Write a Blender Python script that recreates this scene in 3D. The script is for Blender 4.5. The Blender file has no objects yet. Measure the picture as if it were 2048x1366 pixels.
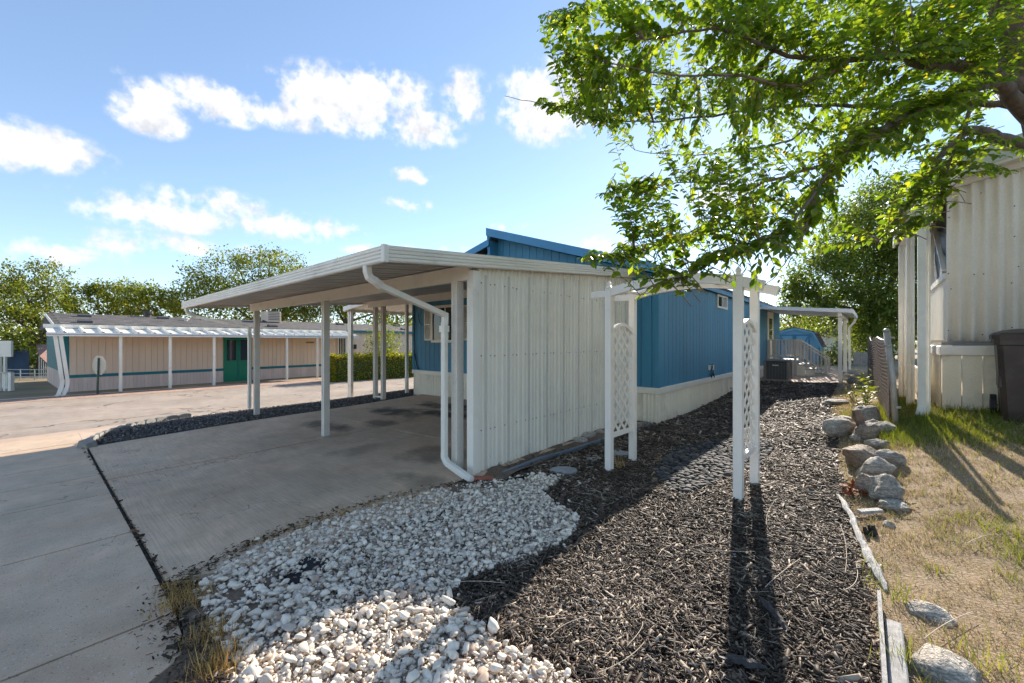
import bpy, bmesh, math, random
import numpy as np
from mathutils import Vector, Matrix, noise as mnoise

R = math.radians
random.seed(7)
rng = np.random.default_rng(7)
S = bpy.context.scene
COL = S.collection

# ------------------------------------------------------------------ camera
FOC, YAW, EYE = 825.0, R(41.3), 1.5
cam_d = bpy.data.cameras.new('camera')
cam_d.sensor_fit = 'HORIZONTAL'
cam_d.sensor_width = 36.0
cam_d.lens = 36.0 * FOC / 2048.0
cam_d.clip_start = 0.05
cam_d.clip_end = 3000
cam = bpy.data.objects.new('camera', cam_d)
COL.objects.link(cam)
cam.location = (0, 0, EYE)
cam.rotation_euler = (R(90), 0, YAW)
S.camera = cam

# ------------------------------------------------------------------ sun and sky
SUN_AZ, SUN_EL = R(-12.4), R(27.0)          # azimuth from +Y towards +X
SUN_V = Vector((math.sin(SUN_AZ) * math.cos(SUN_EL), math.cos(SUN_AZ) * math.cos(SUN_EL), math.sin(SUN_EL)))
sun_d = bpy.data.lights.new('sun', 'SUN')
sun_d.energy = 2.5
sun_d.angle = R(0.5)
sun_d.color = (1.0, 0.91, 0.80)
sun = bpy.data.objects.new('sun', sun_d)
COL.objects.link(sun)
sun.rotation_euler = SUN_V.to_track_quat('Z', 'Y').to_euler()
sun.location = (0, 0, 30)

world = bpy.data.worlds.new('World')
S.world = world
world.cycles.sampling_method = 'MANUAL'
world.cycles.sample_map_resolution = 512
world.use_nodes = True


def build_world():
    nt = world.node_tree
    nt.nodes.clear()
    N = lambda t, **k: _node(nt, t, **k)
    L = nt.links.new
    out = N('ShaderNodeOutputWorld')
    bg = N('ShaderNodeBackground')
    bg.inputs['Strength'].default_value = 0.15
    sky = N('ShaderNodeTexSky')
    sky.sky_type = 'NISHITA'
    sky.sun_disc = False
    sky.sun_elevation = SUN_EL
    sky.sun_rotation = SUN_AZ
    sky.altitude = 1500
    sky.air_density = 1.0
    sky.dust_density = 0.2
    sky.ozone_density = 2.5
    # even grading of the whole dome
    hs = N('ShaderNodeHueSaturation')
    hs.inputs['Saturation'].default_value = 1.02
    hs.inputs['Value'].default_value = 1.0
    gm = N('ShaderNodeGamma')
    gm.inputs['Gamma'].default_value = SKY_GAMMA
    tint = N('ShaderNodeMix', data_type='RGBA', blend_type='MULTIPLY')
    tint.inputs['Factor'].default_value = 1.0
    tint.inputs[7].default_value = SKY_TINT
    L(sky.outputs[0], gm.inputs[0])
    L(gm.outputs[0], hs.inputs['Color'])
    L(hs.outputs[0], tint.inputs[6])
    # clouds: direction -> azimuth / elevation in degrees, the pattern goes round the dome
    tc = N('ShaderNodeTexCoord')
    sep = N('ShaderNodeSeparateXYZ')
    L(tc.outputs['Generated'], sep.inputs[0])

    def math_(op, a, b=None, c=None):
        m = N('ShaderNodeMath', operation=op)
        for i, v in enumerate((a, b, c)):
            if v is None:
                continue
            if isinstance(v, (int, float)):
                m.inputs[i].default_value = v
            else:
                L(v, m.inputs[i])
        return m.outputs[0]
    az = math_('MULTIPLY', math_('ARCTAN2', sep.outputs[0], sep.outputs[1]), 180 / math.pi)
    el = math_('MULTIPLY', math_('ARCSINE', sep.outputs[2]), 180 / math.pi)
    az = math_('SUBTRACT', math_('FLOORED_MODULO', math_('ADD', az, 41.3 + 60), 120.0), 60.0)
    n1 = N('ShaderNodeTexNoise')
    n1.inputs['Scale'].default_value = 12.0
    n1.inputs['Detail'].default_value = 5.0
    n1.inputs['Roughness'].default_value = 0.58
    L(tc.outputs['Generated'], n1.inputs['Vector'])
    n2 = N('ShaderNodeTexNoise')
    n2.inputs['Scale'].default_value = 46.0
    n2.inputs['Detail'].default_value = 3.0
    L(tc.outputs['Generated'], n2.inputs['Vector'])
    comb = N('ShaderNodeCombineXYZ')
    L(az, comb.inputs[0])
    L(el, comb.inputs[1])
    azel = comb.outputs[0]
    total = None
    for (px, py, w, h, amp) in CLOUDS:
        a0 = math.degrees(math.atan((px - 1024) / FOC))
        dist = math.hypot(1, (px - 1024) / FOC)
        e0 = math.degrees(math.atan((683 - py) / FOC / dist))
        wa = 1.18 * math.degrees(w / FOC / dist ** 2)
        he = 1.12 * math.degrees(h / FOC / dist) * math.cos(R(e0)) ** 2
        vm = N('ShaderNodeVectorMath', operation='MULTIPLY_ADD')
        L(azel, vm.inputs[0])
        vm.inputs[1].default_value = (1 / wa, 1 / he, 0)
        vm.inputs[2].default_value = (-a0 / wa, -e0 / he, 0)
        ln = N('ShaderNodeVectorMath', operation='LENGTH')
        L(vm.outputs[0], ln.inputs[0])
        v = math_('MULTIPLY_ADD', ln.outputs['Value'], -amp, 1.5 * amp)
        total = v if total is None else math_('MAXIMUM', total, v)
    total = math_('MAXIMUM', total, 0.0)
    nz = math_('ADD', math_('MULTIPLY', math_('SUBTRACT', n1.outputs[0], 0.5), 3.0), math_('MULTIPLY', math_('SUBTRACT', n2.outputs[0], 0.5), 2.0))
    inside = math_('MINIMUM', math_('MULTIPLY', total, 2.2), 1.0)
    dens = math_('ADD', math_('SUBTRACT', total, 0.10), math_('MULTIPLY', nz, inside))
    ramp = N('ShaderNodeMapRange', interpolation_type='SMOOTHSTEP')
    ramp.inputs['From Min'].default_value = 0.0
    ramp.inputs['From Max'].default_value = 1.12
    L(dens, ramp.inputs['Value'])
    fac = math_('MULTIPLY', ramp.outputs[0], 0.93)
    # body colour of the clouds: shading painted in, greyer where denser just above
    body = N('ShaderNodeMix', data_type='RGBA')
    body.inputs[6].default_value = CLOUD_LIT
    body.inputs[7].default_value = CLOUD_GREY
    up = N('ShaderNodeVectorMath', operation='ADD')
    up.inputs[1].default_value = (0, 0, 0.022)
    L(tc.outputs['Generated'], up.inputs[0])
    n3 = N('ShaderNodeTexNoise')
    n3.inputs['Scale'].default_value = 12.0
    n3.inputs['Detail'].default_value = 4.0
    n3.inputs['Roughness'].default_value = 0.58
    L(up.outputs[0], n3.inputs['Vector'])
    sh = N('ShaderNodeMapRange')
    sh.inputs['From Min'].default_value = -0.10
    sh.inputs['From Max'].default_value = 0.16
    L(math_('SUBTRACT', n3.outputs[0], n1.outputs[0]), sh.inputs['Value'])
    L(sh.outputs[0], body.inputs['Factor'])
    mix = N('ShaderNodeMix', data_type='RGBA')
    L(fac, mix.inputs['Factor'])
    L(tint.outputs[2], mix.inputs[6])
    L(body.outputs[2], mix.inputs[7])
    L(mix.outputs[2], bg.inputs['Color'])
    L(bg.outputs[0], out.inputs[0])


def _node(nt, t, **k):
    n = nt.nodes.new(t)
    for a, v in k.items():
        setattr(n, a, v)
    return n


SKY_GAMMA = 0.78
SKY_TINT = (0.595, 0.60, 0.61, 1)
CLOUD_LIT = (2.2, 2.15, 2.1, 1)
CLOUD_GREY = (1.38, 1.40, 1.46, 1)
CLOUDS = [
    (70, 292, 120, 38, 1.0), (10, 285, 70, 42, 1.0), (300, 232, 60, 32, 1.0), (300, 190, 40, 26, .8), (430, 205, 75, 32, 1.0), (560, 225, 80, 26, .95),
    (700, 205, 120, 50, 1.1), (760, 170, 80, 30, .9), (840, 258, 65, 30, 1.0), (935, 192, 40, 42, .9),
    (1110, 205, 85, 65, 1.1), (1180, 160, 60, 45, 1.0), (828, 352, 34, 14, .8), (330, 430, 150, 28, .85), (430, 402, 90, 22, .7), (570, 450, 120, 24, .75),
    (660, 458, 50, 16, .8), (120, 508, 110, 22, .85), (380, 490, 150, 16, .6), (815, 412, 50, 14, .45), (210, 490, 70, 16, .7),
    (880, 505, 70, 12, .6), (730, 500, 35, 10, .8), (1450, 385, 70, 22, .8), (1210, 490, 60, 16, .7), (222, 134, 24, 10, .38), (1040, 453, 40, 10, .55), (1990, 200, 60, 40, .8),
]
build_world()

S.view_settings.view_transform = 'Standard'
S.view_settings.look = 'None'
S.view_settings.gamma = 1.0
S.view_settings.use_curve_mapping = False
S.view_settings.exposure = 1.97
S.render.engine = 'CYCLES'
S.cycles.max_bounces = 6
S.cycles.diffuse_bounces = 3
S.cycles.use_adaptive_sampling = True
S.cycles.adaptive_threshold = 0.03
S.cycles.transparent_max_bounces = 8
S.cycles.sample_clamp_indirect = 6.0
S.cycles.caustics_reflective = False
S.cycles.caustics_refractive = False
S.cycles.use_denoising = True

# ------------------------------------------------------------------ lie of the land
CTRL = np.array([
    # x, y, z : measured heights of the ground
    (-3.6, 3.2, -.03), (-7.0, 3.2, -.15), (-8.0, 7.3, -.04), (-10.3, 7.3, -.08), (-9.6, 2.85, -.19), (-9.6, .4, -.29), (-4.5, 7.2, 0), (-3.2, .5, -.02),
    (-3.2, 5.7, .01), (-2.9, 7.3, 0), (-2.9, 12.6, .15), (-2.5, 16, .25), (-.77, 16.2, .25), (-.77, 19, .40), (-1.6, 22, .36), (-3, 26, .4),
    (-2.3, 4.4, 0), (-.94, 4.4, .02), (0, 0, 0), (-2, 1, 0), (-6, .4, -.14), (-6, -4, -.2), (-10, -5, -.42), (-3, -3, -.08), (0, -4, 0),
    (.17, 7.47, .44), (.47, 7.9, .48), (.8, 8.7, .53), (2, 8, .52), (1.3, 7.4, .46), (-.2, 12, .42), (-.1, 17, .5), (-.7, 8.5, .12), (-.9, 12, .2), (-.45, 6.5, .1),
    (.15, 6.0, .27), (.9, 3, .1), (1.2, 5, .28), (3, 4, .3), (1.0, 1.0, .04), (.25, 2.6, .05), (4, 0, .2), (6, 10, .65), (3, 20, .7), (0, 30, .6),
    (-6, 20, .2), (-10.4, 14, 0), (-6, 30, .2), (-12.4, 0, -.38), (-12.4, 6, -.3), (-12.4, 14, -.3), (-16, 0, -.42), (-16, 8, -.42), (-16, 20, -.4),
    (-21, 2, -.46), (-21, 10, -.47), (-21, 22, -.45), (-30, 5, -.45), (-30, 20, -.45), (-18, -8, -.45), (-28, -10, -.45), (-16, 34, -.3), (12, 4, .6), (12, 20, .8), (8, -8, .2), (-6, -12, -.3),
], dtype=float)


def _tps(r2):
    return np.where(r2 > 1e-12, r2 * np.log(np.maximum(r2, 1e-12)) * 0.5, 0.0)


def _fit():
    n = len(CTRL)
    P2 = CTRL[:, :2]
    d2 = ((P2[:, None] - P2[None]) ** 2).sum(-1)
    A = np.zeros((n + 3, n + 3))
    A[:n, :n] = _tps(d2) + np.eye(n) * 0.35
    A[:n, n] = 1
    A[:n, n + 1:] = P2
    A[n, :n] = 1
    A[n + 1:, :n] = P2.T
    b = np.zeros(n + 3)
    b[:n] = CTRL[:, 2]
    return np.linalg.solve(A, b)


_W = _fit()


def HV(x, y):
    """height of the ground at arrays x, y"""
    x = np.asarray(x, float)
    y = np.asarray(y, float)
    sh = x.shape
    xr, yr = x.ravel(), y.ravel()
    # far out the land levels off
    cx = np.clip(xr, -30, 12)
    cy = np.clip(yr, -12, 34)
    out = np.empty(len(xr))
    for i in range(0, len(xr), 20000):
        s = slice(i, i + 20000)
        d2 = (cx[s, None] - CTRL[None, :, 0]) ** 2 + (cy[s, None] - CTRL[None, :, 1]) ** 2
        out[s] = _tps(d2) @ _W[:len(CTRL)] + _W[-3] + _W[-2] * cx[s] + _W[-1] * cy[s]
    return np.clip(out, -.6, .9).reshape(sh)


def H(x, y):
    return float(HV(np.array([x]), np.array([y]))[0])


CF = (-math.sin(YAW), math.cos(YAW))
CR = (math.cos(YAW), math.sin(YAW))


def pt(px, py, depth):
    """point of the place seen at a photo pixel, at a measured distance"""
    lat = (px - 1024) / FOC * depth
    return Vector((CR[0] * lat + CF[0] * depth, CR[1] * lat + CF[1] * depth, EYE + (683 - py) / FOC * depth))


def at(px, py):
    """point of the ground seen at a photo pixel"""
    z = 0.0
    for _ in range(25):
        depth = FOC * (EYE - z) / (py - 683)
        p = pt(px, py, depth)
        z = z * .4 + H(p.x, p.y) * .6
    return Vector((p.x, p.y, z))


def depth_of(p):
    return CF[0] * p[0] + CF[1] * p[1]


# ------------------------------------------------------------------ object helpers
def tag(o, label=None, cat=None, group=None, kind=None):
    if label: o['label'] = label
    if cat: o['category'] = cat
    if group: o['group'] = group
    if kind: o['kind'] = kind
    return o


def thing(name, label, cat, loc=(0, 0, 0), rz=0.0, group=None):
    o = bpy.data.objects.new(name, None)
    o.empty_display_size = .2
    COL.objects.link(o)
    o.location = loc
    o.rotation_euler = (0, 0, rz)
    tag(o, label, cat, group)
    return o


def link(name, mesh, parent=None, loc=(0, 0, 0), rot=None, scale=None):
    o = bpy.data.objects.new(name, mesh)
    COL.objects.link(o)
    if parent is not None:
        o.parent = parent
    o.location = loc
    if rot is not None:
        o.rotation_euler = rot
    if scale is not None:
        o.scale = scale
    return o


class MB:
    """collects the faces of one piece"""
    def __init__(s):
        s.v = []
        s.f = []

    def add(s, vs, fs):
        k = len(s.v)
        s.v += [tuple(v) for v in vs]
        s.f += [tuple(i + k for i in f) for f in fs]
        return s

    def box(s, x0, x1, y0, y1, z0, z1):
        x0, x1 = min(x0, x1), max(x0, x1)
        y0, y1 = min(y0, y1), max(y0, y1)
        return s.add([(x0, y0, z0), (x1, y0, z0), (x1, y1, z0), (x0, y1, z0), (x0, y0, z1), (x1, y0, z1), (x1, y1, z1), (x0, y1, z1)],
                     [(0, 3, 2, 1), (4, 5, 6, 7), (0, 1, 5, 4), (1, 2, 6, 5), (2, 3, 7, 6), (3, 0, 4, 7)])

    def bar(s, p0, p1, w, h, up=(0, 0, 1), w1=None, h1=None):
        """square bar from p0 to p1; w across, h along up"""
        p0, p1 = Vector(p0), Vector(p1)
        d = (p1 - p0).normalized()
        u = Vector(up)
        sd = d.cross(u)
        if sd.length < 1e-5:
            sd = d.cross(Vector((1, 0, 0)))
        sd.normalize()
        u = sd.cross(d).normalized()
        vs = []
        for p, a, b in ((p0, w, h), (p1, w1 or w, h1 or h)):
            for i, j in ((-1, -1), (1, -1), (1, 1), (-1, 1)):
                vs.append(p + sd * (i * a / 2) + u * (j * b / 2))
        return s.add(vs, [(0, 1, 2, 3), (7, 6, 5, 4), (0, 4, 5, 1), (1, 5, 6, 2), (2, 6, 7, 3), (3, 7, 4, 0)])

    def sweep(s, path, prof, up=(0, 0, 1), closed=True, caps=True):
        """sweep a 2D profile (side, up) along a path; mitred"""
        path = [Vector(p) for p in path]
        n = len(prof)
        rings = []
        u0 = Vector(up)
        for i, p in enumerate(path):
            if i == 0: d = path[1] - p
            elif i == len(path) - 1: d = p - path[-2]
            else: d = (path[i + 1] - p).normalized() + (p - path[i - 1]).normalized()
            d.normalize()
            sd = d.cross(u0)
            if sd.length < 1e-4:
                sd = d.cross(Vector((0, 1, 0)))
            sd.normalize()
            u = sd.cross(d).normalized()
            rings.append([p + sd * a + u * b for a, b in prof])
        vs = [v for r in rings for v in r]
        fs = []
        m = n if closed else n - 1
        for i in range(len(path) - 1):
            for j in range(m):
                k = (j + 1) % n
                fs.append((i * n + j, (i + 1) * n + j, (i + 1) * n + k, i * n + k))
        if caps and closed:
            fs.append(tuple(range(n)))
            fs.append(tuple((len(path) - 1) * n + j for j in range(n - 1, -1, -1)))
        return s.add(vs, fs)

    def tube(s, path, rad, n=6, caps=True):
        path = [Vector(p) for p in path]
        if isinstance(rad, (int, float)):
            rad = [rad] * len(path)
        vs, fs = [], []
        ref = Vector((.31, .17, .93))
        for i, p in enumerate(path):
            if i == 0: d = path[1] - p
            elif i == len(path) - 1: d = p - path[-2]
            else: d = path[i + 1] - path[i - 1]
            d.normalize()
            a = d.cross(ref)
            if a.length < .05:
                a = d.cross(Vector((1, 0, 0)))
            a.normalize()
            b = d.cross(a)
            for j in range(n):
                t = 2 * math.pi * j / n
                vs.append(p + (a * math.cos(t) + b * math.sin(t)) * rad[i])
        for i in range(len(path) - 1):
            for j in range(n):
                k = (j + 1) % n
                fs.append((i * n + j, i * n + k, (i + 1) * n + k, (i + 1) * n + j))
        if caps:
            fs.append(tuple(range(n - 1, -1, -1)))
            fs.append(tuple((len(path) - 1) * n + j for j in range(n)))
        return s.add(vs, fs)

    def prism(s, poly, fn, a, b):
        """extrude a polygon of (u, v) between a and b; fn(u, v, w) -> xyz"""
        n = len(poly)
        vs = [fn(u, v, a) for u, v in poly] + [fn(u, v, b) for u, v in poly]
        fs = [tuple(range(n - 1, -1, -1)), tuple(range(n, 2 * n))]
        fs += [(i, (i + 1) % n, n + (i + 1) % n, n + i) for i in range(n)]
        return s.add(vs, fs)

    def mesh(s, name, mat, off=(0, 0, 0), smooth=False, bevel=0.0):
        me = bpy.data.meshes.new(name)
        if off != (0, 0, 0):
            vs = [(v[0] - off[0], v[1] - off[1], v[2] - off[2]) for v in s.v]
        else:
            vs = s.v
        me.from_pydata(vs, [], s.f)
        bm = bmesh.new()
        bm.from_mesh(me)
        bmesh.ops.recalc_face_normals(bm, faces=bm.faces)
        if bevel:
            bmesh.ops.bevel(bm, geom=bm.edges[:], offset=bevel, segments=1, affect='EDGES', clamp_overlap=True)
        bm.to_mesh(me)
        bm.free()
        if smooth:
            me.polygons.foreach_set('use_smooth', [True] * len(me.polygons))
        if mat:
            me.materials.append(mat)
        return me

    def part(s, name, mat, parent, smooth=False, bevel=0.0, world=True, rel=None):
        """a mesh child; coordinates are world ones unless world is False"""
        off = (0, 0, 0)
        if parent is not None and world:
            q = parent
            off = Vector((0, 0, 0))
            while q is not None:
                off += q.location
                q = q.parent
            off = tuple(off)
        # origin in the middle of the piece
        me = s.mesh(name, mat, off, smooth, bevel)
        return link(name, me, parent)

    def top(s, name, mat, label, cat, group=None, smooth=False, bevel=0.0, kind=None):
        """a thing that is one mesh: its origin at the base"""
        a = np.array(s.v)
        base = (float(a[:, 0].mean()), float(a[:, 1].mean()), float(a[:, 2].min()))
        me = s.mesh(name, mat, base, smooth, bevel)
        o = link(name, me, None, base)
        return tag(o, label, cat, group, kind)


def copy_tree(o, parent=None, name=None):
    c = o.copy()
    COL.objects.link(c)
    c.parent = parent
    for ch in o.children:
        copy_tree(ch, c)
    return c


def tri_mesh(name, V, T, mat, rnd=None, smooth=False, uvy=None):
    """big triangle mesh from arrays, with a random number per vertex"""
    V = np.ascontiguousarray(V, np.float32)
    T = np.ascontiguousarray(T, np.int32)
    me = bpy.data.meshes.new(name)
    me.vertices.add(len(V))
    me.vertices.foreach_set('co', V.ravel())
    me.loops.add(T.size)
    me.loops.foreach_set('vertex_index', T.ravel())
    me.polygons.add(len(T))
    me.polygons.foreach_set('loop_start', np.arange(0, T.size, 3, dtype=np.int32))
    if smooth:
        me.polygons.foreach_set('use_smooth', np.ones(len(T), dtype=bool))
    if rnd is not None:
        a = me.attributes.new('rnd', 'FLOAT', 'POINT')
        a.data.foreach_set('value', np.ascontiguousarray(rnd, np.float32))
    me.update(calc_edges=True)
    if mat:
        me.materials.append(mat)
    return me


def rot_mats(n, yaw=None, tilt=0.3, roll=0.3):
    """random rotations: yaw about z then small tilts"""
    yaw = rng.uniform(0, 2 * np.pi, n) if yaw is None else yaw
    a = rng.normal(0, tilt, n)
    b = rng.normal(0, roll, n)
    cz, sz, ca, sa, cb, sb = np.cos(yaw), np.sin(yaw), np.cos(a), np.sin(a), np.cos(b), np.sin(b)
    Rz = np.zeros((n, 3, 3)); Rx = np.zeros((n, 3, 3)); Ry = np.zeros((n, 3, 3))
    Rz[:, 0, 0] = cz; Rz[:, 0, 1] = -sz; Rz[:, 1, 0] = sz; Rz[:, 1, 1] = cz; Rz[:, 2, 2] = 1
    Rx[:, 0, 0] = 1; Rx[:, 1, 1] = ca; Rx[:, 1, 2] = -sa; Rx[:, 2, 1] = sa; Rx[:, 2, 2] = ca
    Ry[:, 0, 0] = cb; Ry[:, 0, 2] = sb; Ry[:, 1, 1] = 1; Ry[:, 2, 0] = -sb; Ry[:, 2, 2] = cb
    return Rz @ Ry @ Rx


def spread(bases, tris, P, Rm, Sc):
    """copies of base shapes (list of vertex arrays with the same faces) at P, turned by Rm, scaled by Sc"""
    n = len(P)
    B = np.stack(bases)[rng.integers(0, len(bases), n)]          # n, k, 3
    V = np.einsum('nij,nkj->nki', Rm, B * Sc[:, None, :]) + P[:, None, :]
    k = B.shape[1]
    T = (np.arange(n) * k)[:, None, None] + np.asarray(tris)[None]
    return V.reshape(-1, 3), T.reshape(-1, 3)


def in_poly(x, y, poly):
    x = np.asarray(x); y = np.asarray(y)
    c = np.zeros(x.shape, bool)
    n = len(poly)
    for i in range(n):
        x0, y0 = poly[i][0], poly[i][1]
        x1, y1 = poly[(i + 1) % n][0], poly[(i + 1) % n][1]
        if y0 == y1:
            continue
        t = ((y0 > y) != (y1 > y)) & (x < (x1 - x0) * (y - y0) / (y1 - y0) + x0)
        c ^= t
    return c


def sample_poly(poly, n):
    a = np.array([(p[0], p[1]) for p in poly])
    lo, hi = a.min(0), a.max(0)
    out = np.zeros((0, 2))
    while len(out) < n:
        q = rng.uniform(lo, hi, (n * 2, 2))
        out = np.vstack([out, q[in_poly(q[:, 0], q[:, 1], poly)]])
    return out[:n]


def sheet(name, poly, mat, off, step=.5, kind='structure', parent=None, thick=0.0, label=None, cat=None, wob=0.0):
    """a draped sheet of ground inside a polygon"""
    bm = bmesh.new()
    vs = [bm.verts.new((p[0], p[1], 0)) for p in poly]
    bm.faces.new(vs)
    a = np.array([(p[0], p[1]) for p in poly])
    for ax in (0, 1):
        c = math.floor(a[:, ax].min() / step) * step + step + .0131
        while c < a[:, ax].max():
            co = [0, 0, 0]; no = [0, 0, 0]
            co[ax] = c; no[ax] = 1
            bmesh.ops.bisect_plane(bm, geom=bm.verts[:] + bm.edges[:] + bm.faces[:], plane_co=co, plane_no=no)
            c += step
    bmesh.ops.triangulate(bm, faces=bm.faces[:])
    bmesh.ops.recalc_face_normals(bm, faces=bm.faces[:])
    if bm.faces and sum(f.normal.z * f.calc_area() for f in bm.faces) < 0:
        bmesh.ops.reverse_faces(bm, faces=bm.faces[:])
    bm.verts.ensure_lookup_table()
    xs = np.array([v.co.x for v in bm.verts]); ys = np.array([v.co.y for v in bm.verts])
    zs = HV(xs, ys) + off
    if wob:
        zs = zs + wob * np.array([mnoise.noise((x * 3, y * 3, 1.3)) for x, y in zip(xs, ys)])
    for v, z in zip(bm.verts, zs):
        v.co.z = z
    if thick:
        r = bmesh.ops.extrude_face_region(bm, geom=bm.faces[:])
        for e in r['geom']:
            if isinstance(e, bmesh.types.BMVert):
                e.co.z -= thick
        bmesh.ops.recalc_face_normals(bm, faces=bm.faces[:])
    me = bpy.data.meshes.new(name)
    bm.to_mesh(me)
    bm.free()
    me.materials.append(mat)
    o = link(name, me, parent)
    if parent is None:
        tag(o, label, cat, None, kind)
    return o


# ------------------------------------------------------------------ materials
def new_mat(name):
    m = bpy.data.materials.new(name)
    m.use_nodes = True
    nt = m.node_tree
    b = nt.nodes['Principled BSDF']
    return m, nt, b


def srgb(r, g, b):
    f = lambda c: (c / 255 / 12.92) if c / 255 <= .04045 else ((c / 255 + .055) / 1.055) ** 2.4
    return (f(r), f(g), f(b))


def M(name, col, rough=.6, var=.12, scale=3.0, fine=60.0, finevar=.06, bump=0.0, bscale=120.0, metal=0.0, spec=.5, dirt=None, dirt_amt=0.0, dirt_scale=1.3, stretch=(1, 1, 1), rnd_var=0.0):
    m, nt, b = new_mat(name)
    L = nt.links.new
    geo = _node(nt, 'ShaderNodeNewGeometry')
    mp = _node(nt, 'ShaderNodeMapping')
    mp.inputs['Scale'].default_value = stretch
    L(geo.outputs['Position'], mp.inputs[0])
    n1 = _node(nt, 'ShaderNodeTexNoise')
    n1.inputs['Scale'].default_value = scale
    n1.inputs['Detail'].default_value = 5
    L(mp.outputs[0], n1.inputs['Vector'])
    n2 = _node(nt, 'ShaderNodeTexNoise')
    n2.inputs['Scale'].default_value = fine
    n2.inputs['Detail'].default_value = 3
    L(mp.outputs[0], n2.inputs['Vector'])
    a = _node(nt, 'ShaderNodeMapRange')
    a.inputs['From Min'].default_value = .3; a.inputs['From Max'].default_value = .7
    a.inputs['To Min'].default_value = 1 - var; a.inputs['To Max'].default_value = 1 + var
    L(n1.outputs[0], a.inputs[0])
    c = _node(nt, 'ShaderNodeMapRange')
    c.inputs['From Min'].default_value = .3; c.inputs['From Max'].default_value = .7
    c.inputs['To Min'].default_value = 1 - finevar; c.inputs['To Max'].default_value = 1 + finevar
    L(n2.outputs[0], c.inputs[0])
    mul = _node(nt, 'ShaderNodeMath', operation='MULTIPLY')
    L(a.outputs[0], mul.inputs[0]); L(c.outputs[0], mul.inputs[1])
    last = mul.outputs[0]
    if rnd_var:
        oi = _node(nt, 'ShaderNodeObjectInfo')
        r = _node(nt, 'ShaderNodeMapRange')
        r.inputs['To Min'].default_value = 1 - rnd_var; r.inputs['To Max'].default_value = 1 + rnd_var
        L(oi.outputs['Random'], r.inputs[0])
        q = _node(nt, 'ShaderNodeMath', operation='MULTIPLY')
        L(last, q.inputs[0]); L(r.outputs[0], q.inputs[1])
        last = q.outputs[0]
    mx = _node(nt, 'ShaderNodeVectorMath', operation='SCALE')
    mx.inputs[0].default_value = col
    L(last, mx.inputs['Scale'])
    colout = mx.outputs[0]
    if dirt:
        n3 = _node(nt, 'ShaderNodeTexNoise')
        n3.inputs['Scale'].default_value = dirt_scale
        n3.inputs['Detail'].default_value = 8
        n3.inputs['Roughness'].default_value = .65
        L(geo.outputs['Position'], n3.inputs['Vector'])
        r = _node(nt, 'ShaderNodeMapRange')
        r.inputs['From Min'].default_value = .52; r.inputs['From Max'].default_value = .74
        r.inputs['To Max'].default_value = dirt_amt
        L(n3.outputs[0], r.inputs[0])
        dm = _node(nt, 'ShaderNodeMix', data_type='RGBA')
        dm.inputs[7].default_value = (*dirt, 1)
        L(r.outputs[0], dm.inputs['Factor'])
        L(colout, dm.inputs[6])
        colout = dm.outputs[2]
    L(colout, b.inputs['Base Color'])
    b.inputs['Roughness'].default_value = rough
    b.inputs['Metallic'].default_value = metal
    b.inputs['Specular IOR Level'].default_value = spec
    if bump:
        n4 = _node(nt, 'ShaderNodeTexNoise')
        n4.inputs['Scale'].default_value = bscale
        n4.inputs['Detail'].default_value = 4
        L(mp.outputs[0], n4.inputs['Vector'])
        bp = _node(nt, 'ShaderNodeBump')
        bp.inputs['Strength'].default_value = 1.0
        bp.inputs['Distance'].default_value = bump
        L(n4.outputs[0], bp.inputs['Height'])
        L(bp.outputs[0], b.inputs['Normal'])
    return m


def M_ramp(name, stops, rough=.7, spec=.4, trans=0.0, attr='rnd', var=0.0, vscale=8.0, objrand=False, glow=(2.0, 1.85, .5)):
    """colour chosen per piece by its own random number"""
    m, nt, b = new_mat(name)
    L = nt.links.new
    if objrand:
        at_ = _node(nt, 'ShaderNodeObjectInfo'); src = at_.outputs['Random']
    else:
        at_ = _node(nt, 'ShaderNodeAttribute'); at_.attribute_name = attr; src = at_.outputs['Fac']
    cr = _node(nt, 'ShaderNodeValToRGB')
    el = cr.color_ramp.elements
    while len(el) < len(stops):
        el.new(.5)
    for e, (p, c) in zip(el, stops):
        e.position = p
        e.color = (*c, 1)
    L(src, cr.inputs[0])
    colout = cr.outputs[0]
    if var:
        geo = _node(nt, 'ShaderNodeNewGeometry')
        n1 = _node(nt, 'ShaderNodeTexNoise')
        n1.inputs['Scale'].default_value = vscale
        n1.inputs['Detail'].default_value = 4
        L(geo.outputs['Position'], n1.inputs['Vector'])
        a = _node(nt, 'ShaderNodeMapRange')
        a.inputs['From Min'].default_value = .3; a.inputs['From Max'].default_value = .7
        a.inputs['To Min'].default_value = 1 - var; a.inputs['To Max'].default_value = 1 + var
        L(n1.outputs[0], a.inputs[0])
        mx = _node(nt, 'ShaderNodeVectorMath', operation='SCALE')
        L(colout, mx.inputs[0]); L(a.outputs[0], mx.inputs['Scale'])
        colout = mx.outputs[0]
    L(colout, b.inputs['Base Color'])
    b.inputs['Roughness'].default_value = rough
    b.inputs['Specular IOR Level'].default_value = spec
    if trans:
        tr = _node(nt, 'ShaderNodeBsdfTranslucent')
        br = _node(nt, 'ShaderNodeVectorMath', operation='MULTIPLY')
        br.inputs[1].default_value = glow
        L(colout, br.inputs[0])
        L(br.outputs[0], tr.inputs['Color'])
        mixs = _node(nt, 'ShaderNodeMixShader')
        mixs.inputs[0].default_value = trans
        L(b.outputs[0], mixs.inputs[1]); L(tr.outputs[0], mixs.inputs[2])
        L(mixs.outputs[0], nt.nodes['Material Output'].inputs[0])
    return m


def M_glass(name, tint=(.02, .025, .03), rough=.05):
    m, nt, b = new_mat(name)
    b.inputs['Base Color'].default_value = (*tint, 1)
    b.inputs['Roughness'].default_value = rough
    b.inputs['Specular IOR Level'].default_value = .8
    return m

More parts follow.
